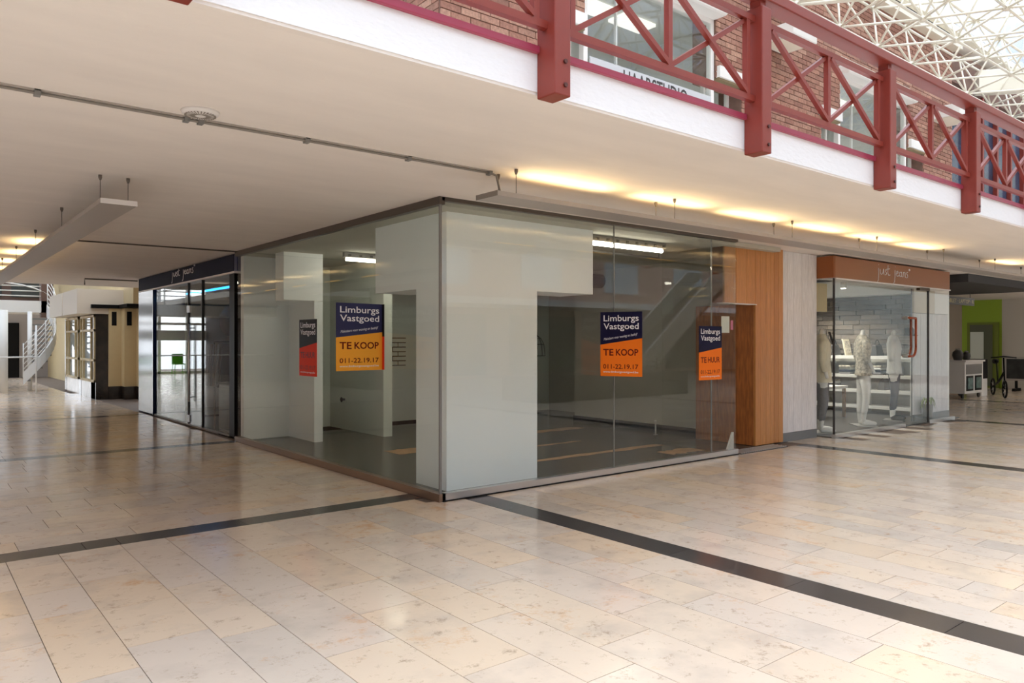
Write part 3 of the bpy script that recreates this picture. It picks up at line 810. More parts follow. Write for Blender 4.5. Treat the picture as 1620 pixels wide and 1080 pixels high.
# interior of the clothing shop
fl3 = MB().box(10.84, 15.56, 5.73, 8.85, -0.004, 0.014).build('floor.002', M['rug']); fl3['kind'] = 'structure'
st('wall_rear', mat('rear_grey', (150, 152, 154), 0.6), (10.77, 15.6, 8.85, 8.95, 0.014, 2.7))
st('wall_rear_left', M['grey'], (10.77, 10.8, 6.2, 8.85, 0.014, 2.7))
st('wall_bulkhead', M['white_paint'], (15.1, 15.58, 6.3, 8.85, 2.38, 2.70))
d3 = struct('door_3', (14.6, 8.8, 0))
MB().box(13.0, 14.9, 8.80, 8.85, 0.014, 2.1).build('frame', M['darkgrey'], d3)
for k in range(2): MB().box(13.1+k*0.9, 13.9+k*0.9, 8.785, 8.80, 0.1, 2.0).build('pane', mat('door_pane', (150, 160, 168), 0.15), d3)
cs = struct('wall_stone', (15.58, 7.5, 0))
MB().box(15.56, 15.595, 6.1, 8.85, 0.014, 2.7).build('backing', M['greywall'], cs)
zz = 1.2
while zz < 2.35:
    y = 6.1 - random.random()*0.3
    while y < 8.8:
        L = random.uniform(0.25, 0.6); ya, yb = max(y, 6.1), min(y+L, 8.85)
        if yb-ya > 0.05: MB().box(15.52-random.uniform(0, 0.03), 15.56, ya+0.004, yb-0.004, zz+0.004, zz+0.096).build('stone', M['stonewall'], cs, org=(15.5, ya, zz), rnd=random.random())
        y += L
    zz += 0.1
st('wall_pelmet', M['cream'], (11.1, 12.1, 6.5, 6.56, 1.95, 2.42))
# white planks behind the right pane
wp2 = struct('wall_plank_right', (15, 5.95, 0))
MB().box(14.12, 15.58, 5.975, 6.0, 0.0, 2.755).build('core', M['plinth'], wp2)
planks('plank', wp2, PLANK_W, [14.12, 14.4, 14.62, 14.9, 15.1, 15.32, 15.6], 5.95, 5.98, 0.13, 1.96)
MB().box(14.12, 15.0, 5.945, 5.98, 1.97, 2.40).build('upper_panel', mat('cream_upper', (224, 214, 196), 0.6), wp2)
MB().box(15.0, 15.6, 5.945, 5.98, 1.97, 2.755).build('upper_panel', M['white_paint'], wp2)
bs = MB().box(14.12, 15.62, 5.93, 5.96, 0.0, 0.128).build('baseboard_2', M['plinth']); bs['kind'] = 'structure'

# display shelves with goods, along the stone wall
def shelf_unit(y0, y1, x, zs, label):
    t = empty('display_shelf', (x, (y0+y1)/2, 0.014), label, 'shelf', 'white display shelves in the clothing shop')
    for y in (y0, y1-0.04): MB().box(x-0.18, x+0.18, y, y+0.04, 0.014, zs[-1]).build('side_panel', M['white_paint'], t)
    for z in zs: MB().box(x-0.2, x+0.18, y0, y1, z, z+0.06).build('shelf_board', M['white_paint'], t)
    return t
SHZ = [0.1, 0.42, 0.72, 1.1]
shelf_unit(7.45, 8.6, 15.3, SHZ, 'farther white display shelf along stone wall holding cream frames')
shelf_unit(6.4, 7.4, 15.3, SHZ, 'nearer white display shelf along stone wall holding dark bags')
def goods(name, x, y, z, label, cat, kind):
    t = empty(name, (x, y, z), label, cat)
    if kind == 'frame':
        MB().quad_box([(x-0.13, y-0.02, z), (x+0.13, y-0.02, z), (x+0.13, y, z), (x-0.13, y, z), (x-0.13, y+0.05, z+0.34), (x+0.13, y+0.05, z+0.34), (x+0.13, y+0.07, z+0.34), (x-0.13, y+0.07, z+0.34)]).build('frame', M['creamcloth'], t)
        MB().quad_box([(x-0.09, y-0.02, z+0.05), (x+0.09, y-0.02, z+0.05), (x+0.09, y-0.01, z+0.05), (x-0.09, y-0.01, z+0.05), (x-0.09, y+0.035, z+0.3), (x+0.09, y+0.035, z+0.3), (x+0.09, y+0.045, z+0.3), (x-0.09, y+0.045, z+0.3)]).build('picture', M['floral'], t)
    elif kind == 'bag':
        MB().quad_box([(x-0.16, y-0.08, z), (x+0.16, y-0.08, z), (x+0.16, y+0.08, z), (x-0.16, y+0.08, z), (x-0.12, y-0.04, z+0.22), (x+0.12, y-0.04, z+0.22), (x+0.12, y+0.04, z+0.22), (x-0.12, y+0.04, z+0.22)]).build('body', M['darkgrey'], t, bevel=0.015)
        MB().tube([(x+0.09*math.cos(a*math.pi/8), y, z+0.2+0.12*math.sin(a*math.pi/8)) for a in range(9)], 0.01, 6).build('strap', M['black'], t)
    elif kind == 'stack':
        for k in range(4): MB().box(x-0.16+random.uniform(0, .02), x+0.16, y-0.12, y+0.12, z+k*0.045, z+k*0.045+0.042).build('folded_garment', [M['greycloth'], M['denim'], M['whitecloth'], M['floral']][k], t, bevel=0.01)
    else:
        MB().lathe((x, y, z), [(0.0, 0), (0.07, 0), (0.09, 0.08), (0.06, 0.16), (0.03, 0.22), (0.035, 0.24), (0.0, 0.24)], 14).build('body', M['grey'], t)
        MB().lathe((x, y, z+0.24), [(0.0, 0), (0.036, 0), (0.036, 0.03), (0.0, 0.035)], 10).build('stopper', M['alu'], t)
G_ = 15.28
goods('picture_frame', G_, 8.35, 1.16, 'cream picture frame at far end of top shelf by stone wall', 'picture frame', 'frame')
goods('picture_frame', G_, 7.75, 1.16, 'cream picture frame on top shelf nearest the shelf joint', 'picture frame', 'frame')
goods('handbag', G_, 8.05, 1.16, 'dark handbag between two cream frames on top shelf', 'handbag', 'bag')
goods('handbag', G_, 7.15, 1.16, 'dark handbag on top board of nearer display shelf', 'handbag', 'bag')
goods('glass_bottle', G_, 6.8, 1.16, 'grey bottle on top board of nearer display shelf', 'bottle', 'bottle')
goods('handbag', G_, 8.3, 0.78, 'dark handbag on middle board at far end of shelves', 'handbag', 'bag')
goods('clothes_pile', G_, 7.75, 0.78, 'pile of folded garments on middle board of farther shelf', 'folded clothes', 'stack')
goods('clothes_pile', G_, 7.12, 0.79, 'pile of folded garments on middle board of nearer shelf', 'folded clothes', 'stack')
goods('glass_bottle', G_, 6.7, 0.78, 'grey bottle on middle board of nearer display shelf', 'bottle', 'bottle')
goods('clothes_pile', G_, 8.1, 0.48, 'pile of folded garments on low board of farther shelf', 'folded clothes', 'stack')
goods('handbag', G_, 7.0, 0.48, 'dark handbag on low board of nearer display shelf', 'handbag', 'bag')
tb = empty('display_table', (13.2, 7.4, 0), 'low white display table behind the mannequins', 'table')
MB().box(12.6, 14.0, 7.1, 7.7, 0.56, 0.61).build('tabletop', M['white_paint'], tb)
for x in (12.66, 13.94):
    for y in (7.15, 7.65): MB().box(x-0.025, x+0.025, y-0.025, y+0.025, 0.014, 0.56).build('leg', mat('leg_wood', (150, 110, 70), 0.5), tb)
goods('clothes_pile', 13.0, 7.4, 0.61, 'pile of folded garments on low white display table', 'folded clothes', 'stack')
# spotlights
for i, (x, y) in enumerate([(14.6, 7.5), (14.7, 8.2), (12.0, 7.0)]):
    t = empty('spotlight', (x, y, 2.7), ['white ceiling spotlight in front of stone wall, the nearer one', 'white ceiling spotlight in front of stone wall, the farther one', 'white ceiling spotlight above the mannequin in cream jacket'][i], 'spotlight')
    MB().lathe((x, y, 2.52), [(0.0, 0.12), (0.05, 0.12), (0.06, 0.0), (0.05, 0.0)], 12).build('housing', M['white_paint'], t)
    MB().lathe((x, y, 2.505), [(0.0, 0), (0.045, 0.0), (0.045, 0.012), (0.0, 0.012)], 12).build('lamp', M['spot_on'], t)
    MB().tube([(x, y, 2.63), (x, y, 2.76)], 0.012, 6).build('stem', M['white_paint'], t)
    ld = bpy.data.lights.new('spot_glow', 'SPOT'); ld.energy = 130; ld.spot_size = 2.4; ld.spot_blend = 0.8; ld.shadow_soft_size = 0.06; ld.color = (1, 0.94, 0.84)
    lo = bpy.data.objects.new('spot_glow', ld); COL.objects.link(lo); lo.location = (x, y, 2.49)

# ------------------------------------------------------------------ mannequins
def mannequin(x, y, rz, label, top_m, leg_m, shoe_m, arm=0.0, jacket=False, bag=False):
    t = empty('mannequin', (x, y, 0.03), label, 'mannequin', 'headless mannequins in the clothing shop window')
    # body: one continuous surface in local metres, facing -y
    V = [(0, 0, 0.9), (0, 0.01, 1.08), (0, 0.01, 1.28), (0, 0.02, 1.44), (0, 0.01, 1.55), (0, 0.0, 1.63)]
    R = [(0.145, 0.1), (0.115, 0.08), (0.13, 0.085), (0.08, 0.06), (0.046, 0.046), (0.045, 0.045)]
    Ed = [(0, 1), (1, 2), (2, 3), (3, 4), (4, 5)]
    for s in (-1, 1):
        i = len(V)
        V += [(s*0.09, 0, 0.84), (s*0.1, -0.02 if s < 0 else 0.0, 0.48), (s*0.1, 0.03, 0.1), (s*0.1, 0.02, 0.05), (s*0.105, -0.08, 0.03), (s*0.11, -0.15, 0.022)]
        R += [0.092, 0.06, 0.038, 0.036, 0.036, 0.026]
        Ed += [(0, i), (i, i+1), (i+1, i+2), (i+2, i+3), (i+3, i+4), (i+4, i+5)]
        j = len(V)
        V += [(s*0.17, 0.02, 1.42), (s*0.215, 0.03, 1.16), (s*0.225, -0.03-arm*0.1, 0.92+arm*0.1), (s*0.222, -0.05-arm*0.13, 0.84+arm*0.1)]
        R += [0.055, 0.042, 0.028, 0.025]
        Ed += [(3, j), (j, j+1), (j+1, j+2), (j+2, j+3)]
    link_mesh('body', skin_mesh(V, Ed, R), M['skin_white'], t)
    # garment over torso and sleeves
    k = 1.1 if jacket else 1.0
    def loft(mb, secs, n=18):
        prev = None
        for z, rx, ry, oy in secs:
            i0 = len(mb.v)
            for q in range(n):
                a = 2*math.pi*q/n; mb.v.append(Vector((rx*math.cos(a), oy+ry*math.sin(a), z)))
            ring = list(range(i0, i0+n))
            if prev:
                for q in range(n): mb.f.append((prev[q], prev[(q+1) % n], ring[(q+1) % n], ring[q])); mb.smooth.add(len(mb.f)-1)
            prev = ring
        mb.f.append(tuple(prev)); return mb
    g = MB(); zb = 0.78 if jacket else 0.84
    loft(g, [(zb, 0.175*k, 0.13*k, 0), (0.98, 0.155*k, 0.118*k, 0), (1.12, 0.142*k, 0.108*k, 0.005), (1.28, 0.168*k, 0.122*k, 0.0), (1.39, 0.19*k, 0.115*k, 0.01), (1.45, 0.175*k, 0.095*k, 0.015), (1.5, 0.11, 0.08, 0.015), (1.535, 0.062, 0.06, 0.012)])
    for s in (-1, 1):
        pts = [(s*0.15, 0.015, 1.435), (s*0.195, 0.02, 1.37), (s*0.215, 0.03, 1.16)] + ([(s*0.226, -0.02-arm*0.1, 0.95)] if jacket else [(s*0.22, 0.01-arm*0.04, 1.06)])
        g.tube(pts, [0.06, 0.066, 0.056, 0.046], 12)
    link_mesh('jacket' if jacket else 'top', g.mesh('garment'), top_m, t)
    V3 = [(0, 0, 0.93), (0, 0, 0.86)]; R3 = [(0.158, 0.112), (0.165, 0.118)]; E3 = [(0, 1)]
    for s in (-1, 1):
        i = len(V3); V3 += [(s*0.092, 0, 0.8), (s*0.1, -0.02 if s < 0 else 0.0, 0.48), (s*0.1, 0.028, 0.15)]; R3 += [0.1, 0.068, 0.05]
        E3 += [(1, i), (i, i+1), (i+1, i+2)]
    link_mesh('trousers', skin_mesh(V3, E3, R3), leg_m, t)
    for s in (-1, 1):
        me = skin_mesh([(s*0.1, 0.05, 0.045), (s*0.102, -0.05, 0.038), (s*0.108, -0.13, 0.03), (s*0.112, -0.19, 0.025)], [(0, 1), (1, 2), (2, 3)], [0.046, 0.047, 0.044, 0.03])
        link_mesh('shoe', me, shoe_m, t)
    mb = MB(); mb.box(x-0.2, x+0.2, y-0.17, y+0.17, 0.015, 0.03); mb.build('base_plate', M['alu'], t)
    if jacket:
        for s in (-1, 1):
            MB().tube([(x+s*0.05, y-0.1, 1.6), (x+s*0.06, y-0.165, 1.4), (x+s*0.03, y-0.175, 1.2)], 0.012, 6).build('lapel_cord', M['darkgrey'], t)
    if bag:
        MB().tube([(x+0.16, y-0.02, 1.5), (x+0.22, y-0.05, 1.3), (x+0.25, y-0.06, 1.1)], 0.012, 6).build('bag_strap', M['black'], t)
    t.rotation_euler = (0, 0, rz)
    return t
m1 = mannequin(11.25, 6.12, 0.6, 'headless mannequin in cream jacket and grey trousers beside the white plank pier', M['creamcloth'], M['greycloth'], M['whitecloth'], jacket=True)
m2 = mannequin(12.75, 6.2, 0.8, 'headless mannequin in patterned top and white trousers in middle of shop window', M['floral'], M['whitecloth'], M['skin_white'], arm=0.4)
m3 = mannequin(14.12, 6.05-0.0, 0.3, 'headless mannequin in white top and dark jeans behind glass shop door', M['whitecloth'], M['denim'], M['black'])
m3.location = (14.0, 6.24, 0.03)
hat = MB().lathe((14.12, 6.1, 1.58), [(0.0, 0.14), (0.06, 0.14), (0.08, 0.11), (0.085, 0.02), (0.14, 0.0), (0.14, -0.008), (0.0, -0.008)], 16).build('hat', M['black'], org=(14.12, 6.1, 1.6)); tag(hat, 'round black hat behind copper door handle beside white topped mannequin', 'hat')
hat.location = (14.0, 5.98, 1.58)
# potted plant
pp = empty('potted_plant', (14.55, 5.82, 0.014), 'small variegated spider plant in grey pot at shop door', 'plant')
MB().lathe((14.4, 5.83, 0.014), [(0.0, 0), (0.07, 0), (0.095, 0.3), (0.08, 0.3), (0.075, 0.26), (0.0, 0.26)], 16).build('pot', M['grey'], pp)
for k in range(22):
    a = k*2.4; L = random.uniform(0.14, 0.3); c, s = math.cos(a), math.sin(a)*0.35
    pts = [(14.4+c*L*t, 5.83+s*L*t, 0.3+0.2*math.sin(t*2.6)*(0.6+L)-0.16*t*t) for t in (0, .25, .5, .75, 1)]
    MB().tube(pts, [0.006, 0.011, 0.011, 0.008, 0.001], 4).build('leaf', M['leaf_light'], pp)

# ------------------------------------------------------------------ hanging light panels
def light_panel(name, corners, z, hooks, cat_label, lamps, tilt):
    x0, x1, y0, y1 = corners
    t = empty(name, ((x0+x1)/2, (y0+y1)/2, z), cat_label, 'ceiling light', 'suspended uplight panels')
    MB().box(x0, x1, y0, y1, z, z+0.035).build('panel', M['panel'], t)
    ed = MB()
    if x1-x0 > y1-y0: ed.box(x0-0.004, x0, y0, y1, z-0.002, z+0.037)
    else: ed.box(x0, x1, y0-0.004, y0, z-0.002, z+0.037)
    ed.build('end_cap', M['panel_edge'] if x1-x0 < y1-y0 else mat('end_grey', (128, 120, 112), 0.4), t)
    for (x, y) in hooks:
        MB().tube([(x, y, z+0.035), (x, y, 2.735)], 0.003, 5).build('wire', M['wire'], t)
        MB().lathe((x, y, 2.72), [(0.0, 0), (0.008, 0.0), (0.014, 0.02), (0.014, 0.04), (0.0, 0.04)], 8).build('wire_anchor', M['wire'], t)
    for (x, y) in lamps:
        if x1-x0 > y1-y0: MB().tube([(x-0.3, y, z+0.049), (x+0.3, y, z+0.049)], 0.013, 8).build('lamp', M['warm_on'], t)
        else: MB().tube([(x, y-0.3, z+0.06), (x, y+0.3, z+0.06)], 0.013, 8).build('lamp', M['warm_on'], t)
        ld = bpy.data.lights.new('uplight', 'AREA'); ld.shape = 'RECTANGLE'; ld.energy = 3.5; ld.color = (1.0, 0.72, 0.36)
        lo = bpy.data.objects.new('uplight', ld); COL.objects.link(lo); lo.location = (x, y, z+0.075)
        ld.size = 1.0; ld.size_y = 0.05
        if x1-x0 > y1-y0: lo.rotation_euler = (math.pi+tilt, 0, 0)
        else:
            ld.size, ld.size_y = 0.06, 0.62; lo.rotation_euler = (math.pi, tilt*0, 0)
    return t
light_panel('hanging_light_panel', (3.42, 15.6, 4.39, 4.66), 2.535,
            [(xx, yy) for xx in (3.62, 5.5, 7.49, 9.44, 11.45, 13.4, 15.3) for yy in (4.42, 4.64)],
            'long grey light panel hung on wires in front of right shop fronts', [(4.25+1.32*k, 4.56) for k in range(6)] + [(14.2, 4.56)], 0.7)
light_panel('hanging_light_panel', (1.17, 1.43, 6.46, 19.0), 2.515,
            [(xx, yy) for yy in (6.63, 8.48, 10.37, 12.3, 14.2, 16.1) for xx in (1.2, 1.4)],
            'long grey light panel hung on wires over left arcade floor', [(1.3, 11.6+1.5*k) for k in range(5)], 0.0)

# ------------------------------------------------------------------ conduit, detector on the soffit
tr = empty('cable_conduit', (1.5, 4.6, 2.76), 'thin grey cable conduit clipped across soffit to the right light panel', 'conduit')
MB().tube([(-3, 4.6, 2.745), (3.52, 4.6, 2.745), (3.57, 4.6, 2.735), (3.58, 4.6, 2.7), (3.58, 4.56, 2.575)], 0.009, 8).build('pipe', mat('conduit_grey', (140, 132, 122), 0.5), tr)
MB().box(-3, 3.5, 4.575, 4.583, 2.753, 2.762).build('pipe_trunking', M['panel'], tr)
for x in (0.54, 1.28, 1.36, 2.02, 2.78, 3.5): MB().box(x-0.015, x+0.015, 4.575, 4.625, 2.73, 2.762).build('clip', M['grey'], tr)
tr2 = MB(); tr2.tube([(1.5, 11.05, 2.748), (3.75, 10.95, 2.748)], 0.01, 6); o = tr2.build('cable_conduit', M['alu_dark'], org=(2.6, 11, 2.748)); tag(o, 'thin cable conduit on soffit above the navy shop corner', 'conduit')
tr3 = MB(); tr3.tube([(2.9, 17.6, 2.62), (2.9, 17.6, 2.745), (3.9, 17.6, 2.748)], 0.014, 6); o = tr3.build('cable_conduit', M['alu_dark'], org=(3.4, 17.6, 2.748)); tag(o, 'short cable conduit on soffit before the cream fluted shop', 'conduit')
dt = empty('ceiling_diffuser', (1.315, 4.485, 2.76), 'round white slotted diffuser on soffit beside the cable conduit', 'diffuser')
MB().lathe((1.315, 4.45, 2.735), [(0.0, 0.0), (0.07, 0.0), (0.098, 0.012), (0.105, 0.025), (0.0, 0.025)], 28).build('plate', M['panel_edge'], dt)
for k in range(28):
    a = k*2*math.pi/28; c, s = math.cos(a), math.sin(a)
    MB().bar((1.315+c*0.03, 4.45+s*0.03, 2.7345), (1.315+c*0.085, 4.45+s*0.085, 2.7365), 0.005, 0.004).build('slot', MATS['conduit_grey'], dt)

# ------------------------------------------------------------------ posters on the corner glass
def poster(fr, w, h, label, low, up, split, kind, pal):
    o, u, v = [Vector(a) for a in fr]; c = o+u*(w/2); nn = u.cross(v)
    t = empty('estate_poster', c, label, 'poster', 'estate agent posters on the corner glass')
    s0, s1 = split
    MB().prism([(0, 0), (w, 0), (w, h*s1), (0, h*s0)], fr, 0.0, 0.004).build('lower_field', low, t)
    MB().prism([(0, h*s0), (w, h*s1), (w, h), (0, h)], fr, 0.0, 0.004).build('upper_field', up, t)
    T = lambda txt, ww, hh, x, y, m, nm, **k: text_mesh(txt, fr, w*ww, h*hh, w*x, h*y, 0.0046, **k).build(nm, m, t)
    T('Limburgs', 0.84, 0.125, 0.08, 0.845-0.02, M['print'], 'agency_lettering', bold=0.01)
    T('Vastgoed', 0.84, 0.125, 0.08, 0.70, M['print'], 'agency_lettering', bold=0.01)
    if kind == 'KOOP': T('Makelaars voor woning en bedrijf', 0.82, 0.05, 0.09, 0.545, M['print'], 'script_lettering', shear=0.4, rot=math.atan2(h*(s1-s0), w))
    T('TE', 0.25, 0.105, 0.07, 0.32, pal, 'offer_lettering', bold=0.02); T(kind, 0.53, 0.105, 0.38, 0.32, pal, 'offer_lettering', bold=0.02)
    T('011-22.19.17', 0.84, 0.072, 0.07, 0.115, pal, 'telephone_number', bold=0.012)
    T('www.limburgsvastgoed.be', 0.84, 0.038, 0.07, 0.045, M['print'], 'web_address', bold=0.01)
    return t
def board(a, b, z):
    u = (Vector((b[0], b[1], 0))-Vector((a[0], a[1], 0))); return ((a[0], a[1], z), tuple(u.normalized()), (0, 0, 1)), u.length
po_l, wl_k = board((3.215, 6.65), (3.768, 6.74), 1.165); po_r, wr_k = board((5.83, 5.685), (6.0, 5.245), 1.08); po_l2 = FLX(3.768, 1.035, 8.79)
pk = poster(po_l, wl_k, 0.66, 'amber lit orange and navy TE KOOP board standing out from the left glass wall', M['amber'], M['poster_navy2'], (0.49, 0.575), 'KOOP', M['maroon'])
poster(po_l2, 0.5, 0.68, 'red and black TE HUUR poster on the left glass wall', M['posterred'], M['black'], (0.49, 0.59), 'HUUR', mat('dark_red_print', (100, 14, 10), 0.5))
MB().box(3.762, 3.768, 6.70, 6.745, 1.165, 1.50).build('lower_flange', M['posterred'], pk)
MB().box(3.762, 3.768, 6.70, 6.745, 1.50, 1.825).build('upper_flange', M['black'], pk)
poster(po_r, wr_k, 0.685, 'orange and navy TE KOOP board standing out from the right glass front', M['orange'], M['poster_navy'], (0.49, 0.59), 'KOOP', M['maroon'])
poster(FRY(5.688, 0.975, 7.54), 0.46, 0.665, 'orange and navy TE HUUR poster beside the wood pier', M['orange'], M['poster_navy'], (0.51, 0.60), 'HUUR', M['maroon'])
# paper notices hung inside at the entrance
for i, (x, y, z, ww, hh, m, lb) in enumerate([(8.02, 5.74, 1.56, 0.17, 0.21, M['curtain'], 'white paper notice on glass beside the slim orange poster'), (8.22, 5.74, 1.6, 0.05, 0.12, mat('pink', (222, 128, 160), 0.6), 'small pink sticker on glass near wood pier')]):
    n_ = MB().box(x, x+ww, y-0.036, y-0.034, z, z+hh).build('paper_notice', m, org=(x, y, z)); tag(n_, lb, 'notice')

# ------------------------------------------------------------------ navy shop on the left
nv = empty('shop_header', (3.85, 14, 2.45), 'navy fascia above left clothing shop with white handwritten sign', 'shop sign')
MB().box(3.80, 4.0, 11.25, 17.05, 2.49, 2.745).build('panel', M['navy'], nv, bevel=0.003)
MB().box(3.805, 4.1, 11.13, 11.25, 2.49, 2.745).build('end_panel', mat('blue_end', (20, 36, 84), 0.3), nv)
MB().box(3.79, 4.0, 11.2, 17.05, 2.465, 2.49).build('lip', M['panel_edge'], nv)
handwriting(FLX(3.798), -14.55, 2.6, 0.62, 0.17, 0.008, nv, M['print'])
nw = struct('window_8', (3.84, 13.5, 0))
for a, b in ((12.85, 13.62), (13.64, 15.9)):
    MB().box(3.835, 3.847, a, b, 0.03, 2.465).build('pane', M['glass_l'], nw)
MB().box(3.835, 3.847, 11.5, 12.83, 0.03, 2.465).build('pane', M['glass_l'], nw)
MB().box(3.82, 3.87, 11.2, 16.0, 0.0, 0.03).build('base_profile', M['alu'], nw)
MB().box(3.82, 4.0, 11.28, 11.5, 0.0, 2.465).build('corner_post', M['black'], nw)
MB().box(3.815, 3.865, 12.83, 12.85, 0.03, 2.465).box(3.82, 3.86, 13.615, 13.645, 0.03, 2.465).build('joint', M['darkgrey'], nw)
MB().tube([(3.79, 13.45, 0.42), (3.79, 13.45, 1.75)], 0.016, 10).build('door_bar', M['alu'], nw)
for z in (0.5, 1.68): MB().tube([(3.79, 13.45, z), (3.84, 13.45, z)], 0.01, 8).build('bar_mount', M['alu'], nw)
for z in (1.95, 0.06): MB().box(3.82, 3.86, 13.55, 13.7, z, z+0.12).build('hinge', M['alu'], nw)
col_ = empty('navy_column', (3.9, 16.5, 0), 'glossy navy column at far end of left clothing shop', 'column')
MB().box(3.80, 4.4, 15.92, 17.05, 0.0, 2.465).build('shaft', M['navy_gloss'], col_)
MB().box(3.798, 3.80, 15.9, 15.92, 0.0, 2.465).build('edge_trim', M['alu'], col_)
# its interior
fl4 = MB().box(3.86, 10, 11.3, 17, -0.004, 0.012).build('floor.003', mat('polished_floor', (150, 142, 132), 0.12, var=0.15)); fl4['kind'] = 'structure'
st('wall_navy_shop', M['greywall'], (4.4, 10, 16.95, 17.05, 0.012, 2.72), (10, 10.1, 12.1, 17.05, 0.012, 2.72), (4.7, 10, 12.02, 12.1, 0.012, 2.72), (4.2, 4.7, 11.2, 11.25, 0.012, 2.46))
bl = empty('blue_light_strip', (5.0, 15, 2.5), 'blue glowing light strip under ceiling of navy shop', 'light strip')
MB().box(4.45, 4.5, 13.2, 16.0, 2.40, 2.43).build('lens', M['blue_on'], bl); MB().box(4.44, 4.51, 13.15, 16.05, 2.43, 2.47).build('housing', M['darkgrey'], bl)
for k in range(2):
    y = 14.9-k*1.0
    t = empty('hexagon_shelf', (5.2, y, 1.6), ['hexagonal dark pendant shade nearest navy column', 'hexagonal dark pendant shade nearest glass door bar'][k], 'pendant lamp', 'hexagon pendants in the navy shop')
    MB().lathe((5.0, y, 1.55), [(0.0, 0.0), (0.12, 0.02), (0.24, 0.18), (0.24, 0.42), (0.12, 0.58), (0.0, 0.6)], 6).build('shade', M['darkgrey'], t)
    MB().tube([(5.0, y, 2.15), (5.0, y, 2.72)], 0.008, 6).build('cord', M['black'], t)
def rack(y, label, n):
    t = empty('clothes_rack', (5.0, y, 0.012), label, 'clothes rack', 'clothes racks in the navy shop')
    for dy in (-0.5, 0.5):
        MB().tube([(4.7, y+dy, 0.012), (4.7, y+dy, 1.45)], 0.015, 8).build('upright', M['black'], t)
        MB().box(4.5, 4.9, y+dy-0.02, y+dy+0.02, 0.012, 0.03).build('foot', M['black'], t)
    MB().tube([(4.7, y-0.5, 1.45), (4.7, y+0.5, 1.45)], 0.015, 8).build('rail', M['black'], t)
    for k in range(n):
        yy = y-0.42+k*0.84/(n-1)
        MB().quad_box([(4.5, yy-0.02, 0.6), (4.9, yy-0.02, 0.6), (4.9, yy+0.02, 0.6), (4.5, yy+0.02, 0.6), (4.55, yy-0.015, 1.4), (4.85, yy-0.015, 1.4), (4.85, yy+0.015, 1.4), (4.55, yy+0.015, 1.4)]).build('garment', [M['denim'], M['black'], M['greycloth'], mat('dark_brown', (64, 46, 36), 0.8)][k % 4], t)
rack(12.8, 'rack of dark garments just behind the navy shop corner', 8)
rack(14.5, 'rack of dark garments deeper in the navy shop', 7)
cab = empty('dark_cabinet', (4.35, 11.9, 0), 'dark brown low cabinet behind the navy shop corner pane', 'cabinet')
MB().box(4.05, 4.4, 11.55, 12.7, 0.012, 0.75).build('carcass', mat('cab_brown', (52, 38, 30), 0.3), cab, bevel=0.005)
MB().box(4.02, 4.42, 11.52, 12.73, 0.75, 0.78).build('top', M['black'], cab)
for k in range(2): MB().box(4.035, 4.05, 11.57+k*0.56, 12.1+k*0.56, 0.05, 0.72).build('door', mat('cab_door', (66, 48, 38), 0.3), cab)

# ------------------------------------------------------------------ cream fluted shop beyond it
cf = struct('wall_fluted', (4.2, 20.8, 0))
xs_ = [4.0, 4.28, 4.56, 4.84]
for k in range(4):
    x = xs_[k]; y = 21.0-k*0.32
    MB().box(x, x+0.29, y, 21.6, 0.32, 2.28).build('flute', M['cream'], cf)
    MB().box(x, x+0.29, y+0.02, 21.6, 0.0, 0.32).build('flute_base', M['marble'], cf)
    MB().box(x+0.06, x+0.17, y-0.006, y+0.02, 1.85, 2.2).build('slot', M['black'], cf)
MB().box(3.72, 4.0, 21.1, 21.7, 0.0, 2.12).build('marble_pier', M['marble'], cf)
MB().box(3.6, 4.28, 20.95, 21.7, 2.28, 2.37).box(4.22, 5.3, 20.1, 21.7, 2.285, 2.375).build('cornice', M['black'], cf)
MB().box(4.34, 5.4, 20.0, 21.6, 2.375, 3.0).build('upper_block', M['cream'], cf)
for n, (ya, yb) in ((9, (21.15, 23.1)), (10, (23.4, 25.4))):
    kw = struct('window_%d' % n, (3.7, (ya+yb)/2, 0))
    MB().box(3.72, 4.2, ya, yb, 0.0, 0.42).build('stall_riser', mat('marble_grey', (170, 160, 148), 0.2, var=0.2), kw)
    MB().box(3.72, 4.2, yb-0.05, yb+0.3, 0.0, 2.1).build('marble_pier', M['marble'], kw)
    for z in (0.42, 0.95, 1.7, 2.06): MB().box(3.69, 3.74, ya, yb, z, z+0.06).build('rail', M['cream'], kw)
    for y in (ya, ya+0.45, yb-0.45, yb-0.06): MB().box(3.69, 3.74, y, y+0.06, 0.42, 2.12).build('stile', M['cream'], kw)
    MB().box(3.74, 3.75, ya, yb, 0.45, 2.1).build('pane', mat('sky_pane', (160, 176, 184), 0.05), kw)
    MB().box(3.3, 4.6, ya-0.1, yb+0.1, 2.14, 2.75).build('canopy', mat('cream_canopy', (234, 222, 202), 0.6), kw)

# ------------------------------------------------------------------ left courtyard: bridge, stair, far glazing
br = empty('footbridge', (0.5, 28, 2.3), 'white footbridge with curved tube railing across left courtyard', 'bridge')
MB().box(-6, 3.5, 27.2, 29.0, 2.34, 2.70).build('deck', M['white_paint'], br)
for z in (2.85, 3.0, 3.15, 3.3): MB().tube([(-6, 27.25, z), (3.4, 27.25, z)], 0.018, 6).build('rail', M['white_paint'], br)
for k in range(8): MB().tube([(-5.6+k*1.28, 27.25, 2.7), (-5.6+k*1.28, 27.25, 3.32)], 0.025, 6).build('post', M['white_paint'], br)
for k in range(4): MB().tube([(-4+k*2.0+1.6*math.cos(a*math.pi/12), 27.22, 2.7+0.55*math.sin(a*math.pi/12)) for a in range(7)], 0.022, 6).build('arch', M['white_paint'], br)
MB().box(3.3, 3.62, 27.2, 27.6, 2.2, 3.4).build('end_pillar', mat('brown_pillar', (110, 84, 72), 0.7), br)
stair = empty('spiral_stair', (2.6, 26, 0), 'white winding stair with tubular rails in left courtyard', 'stair')
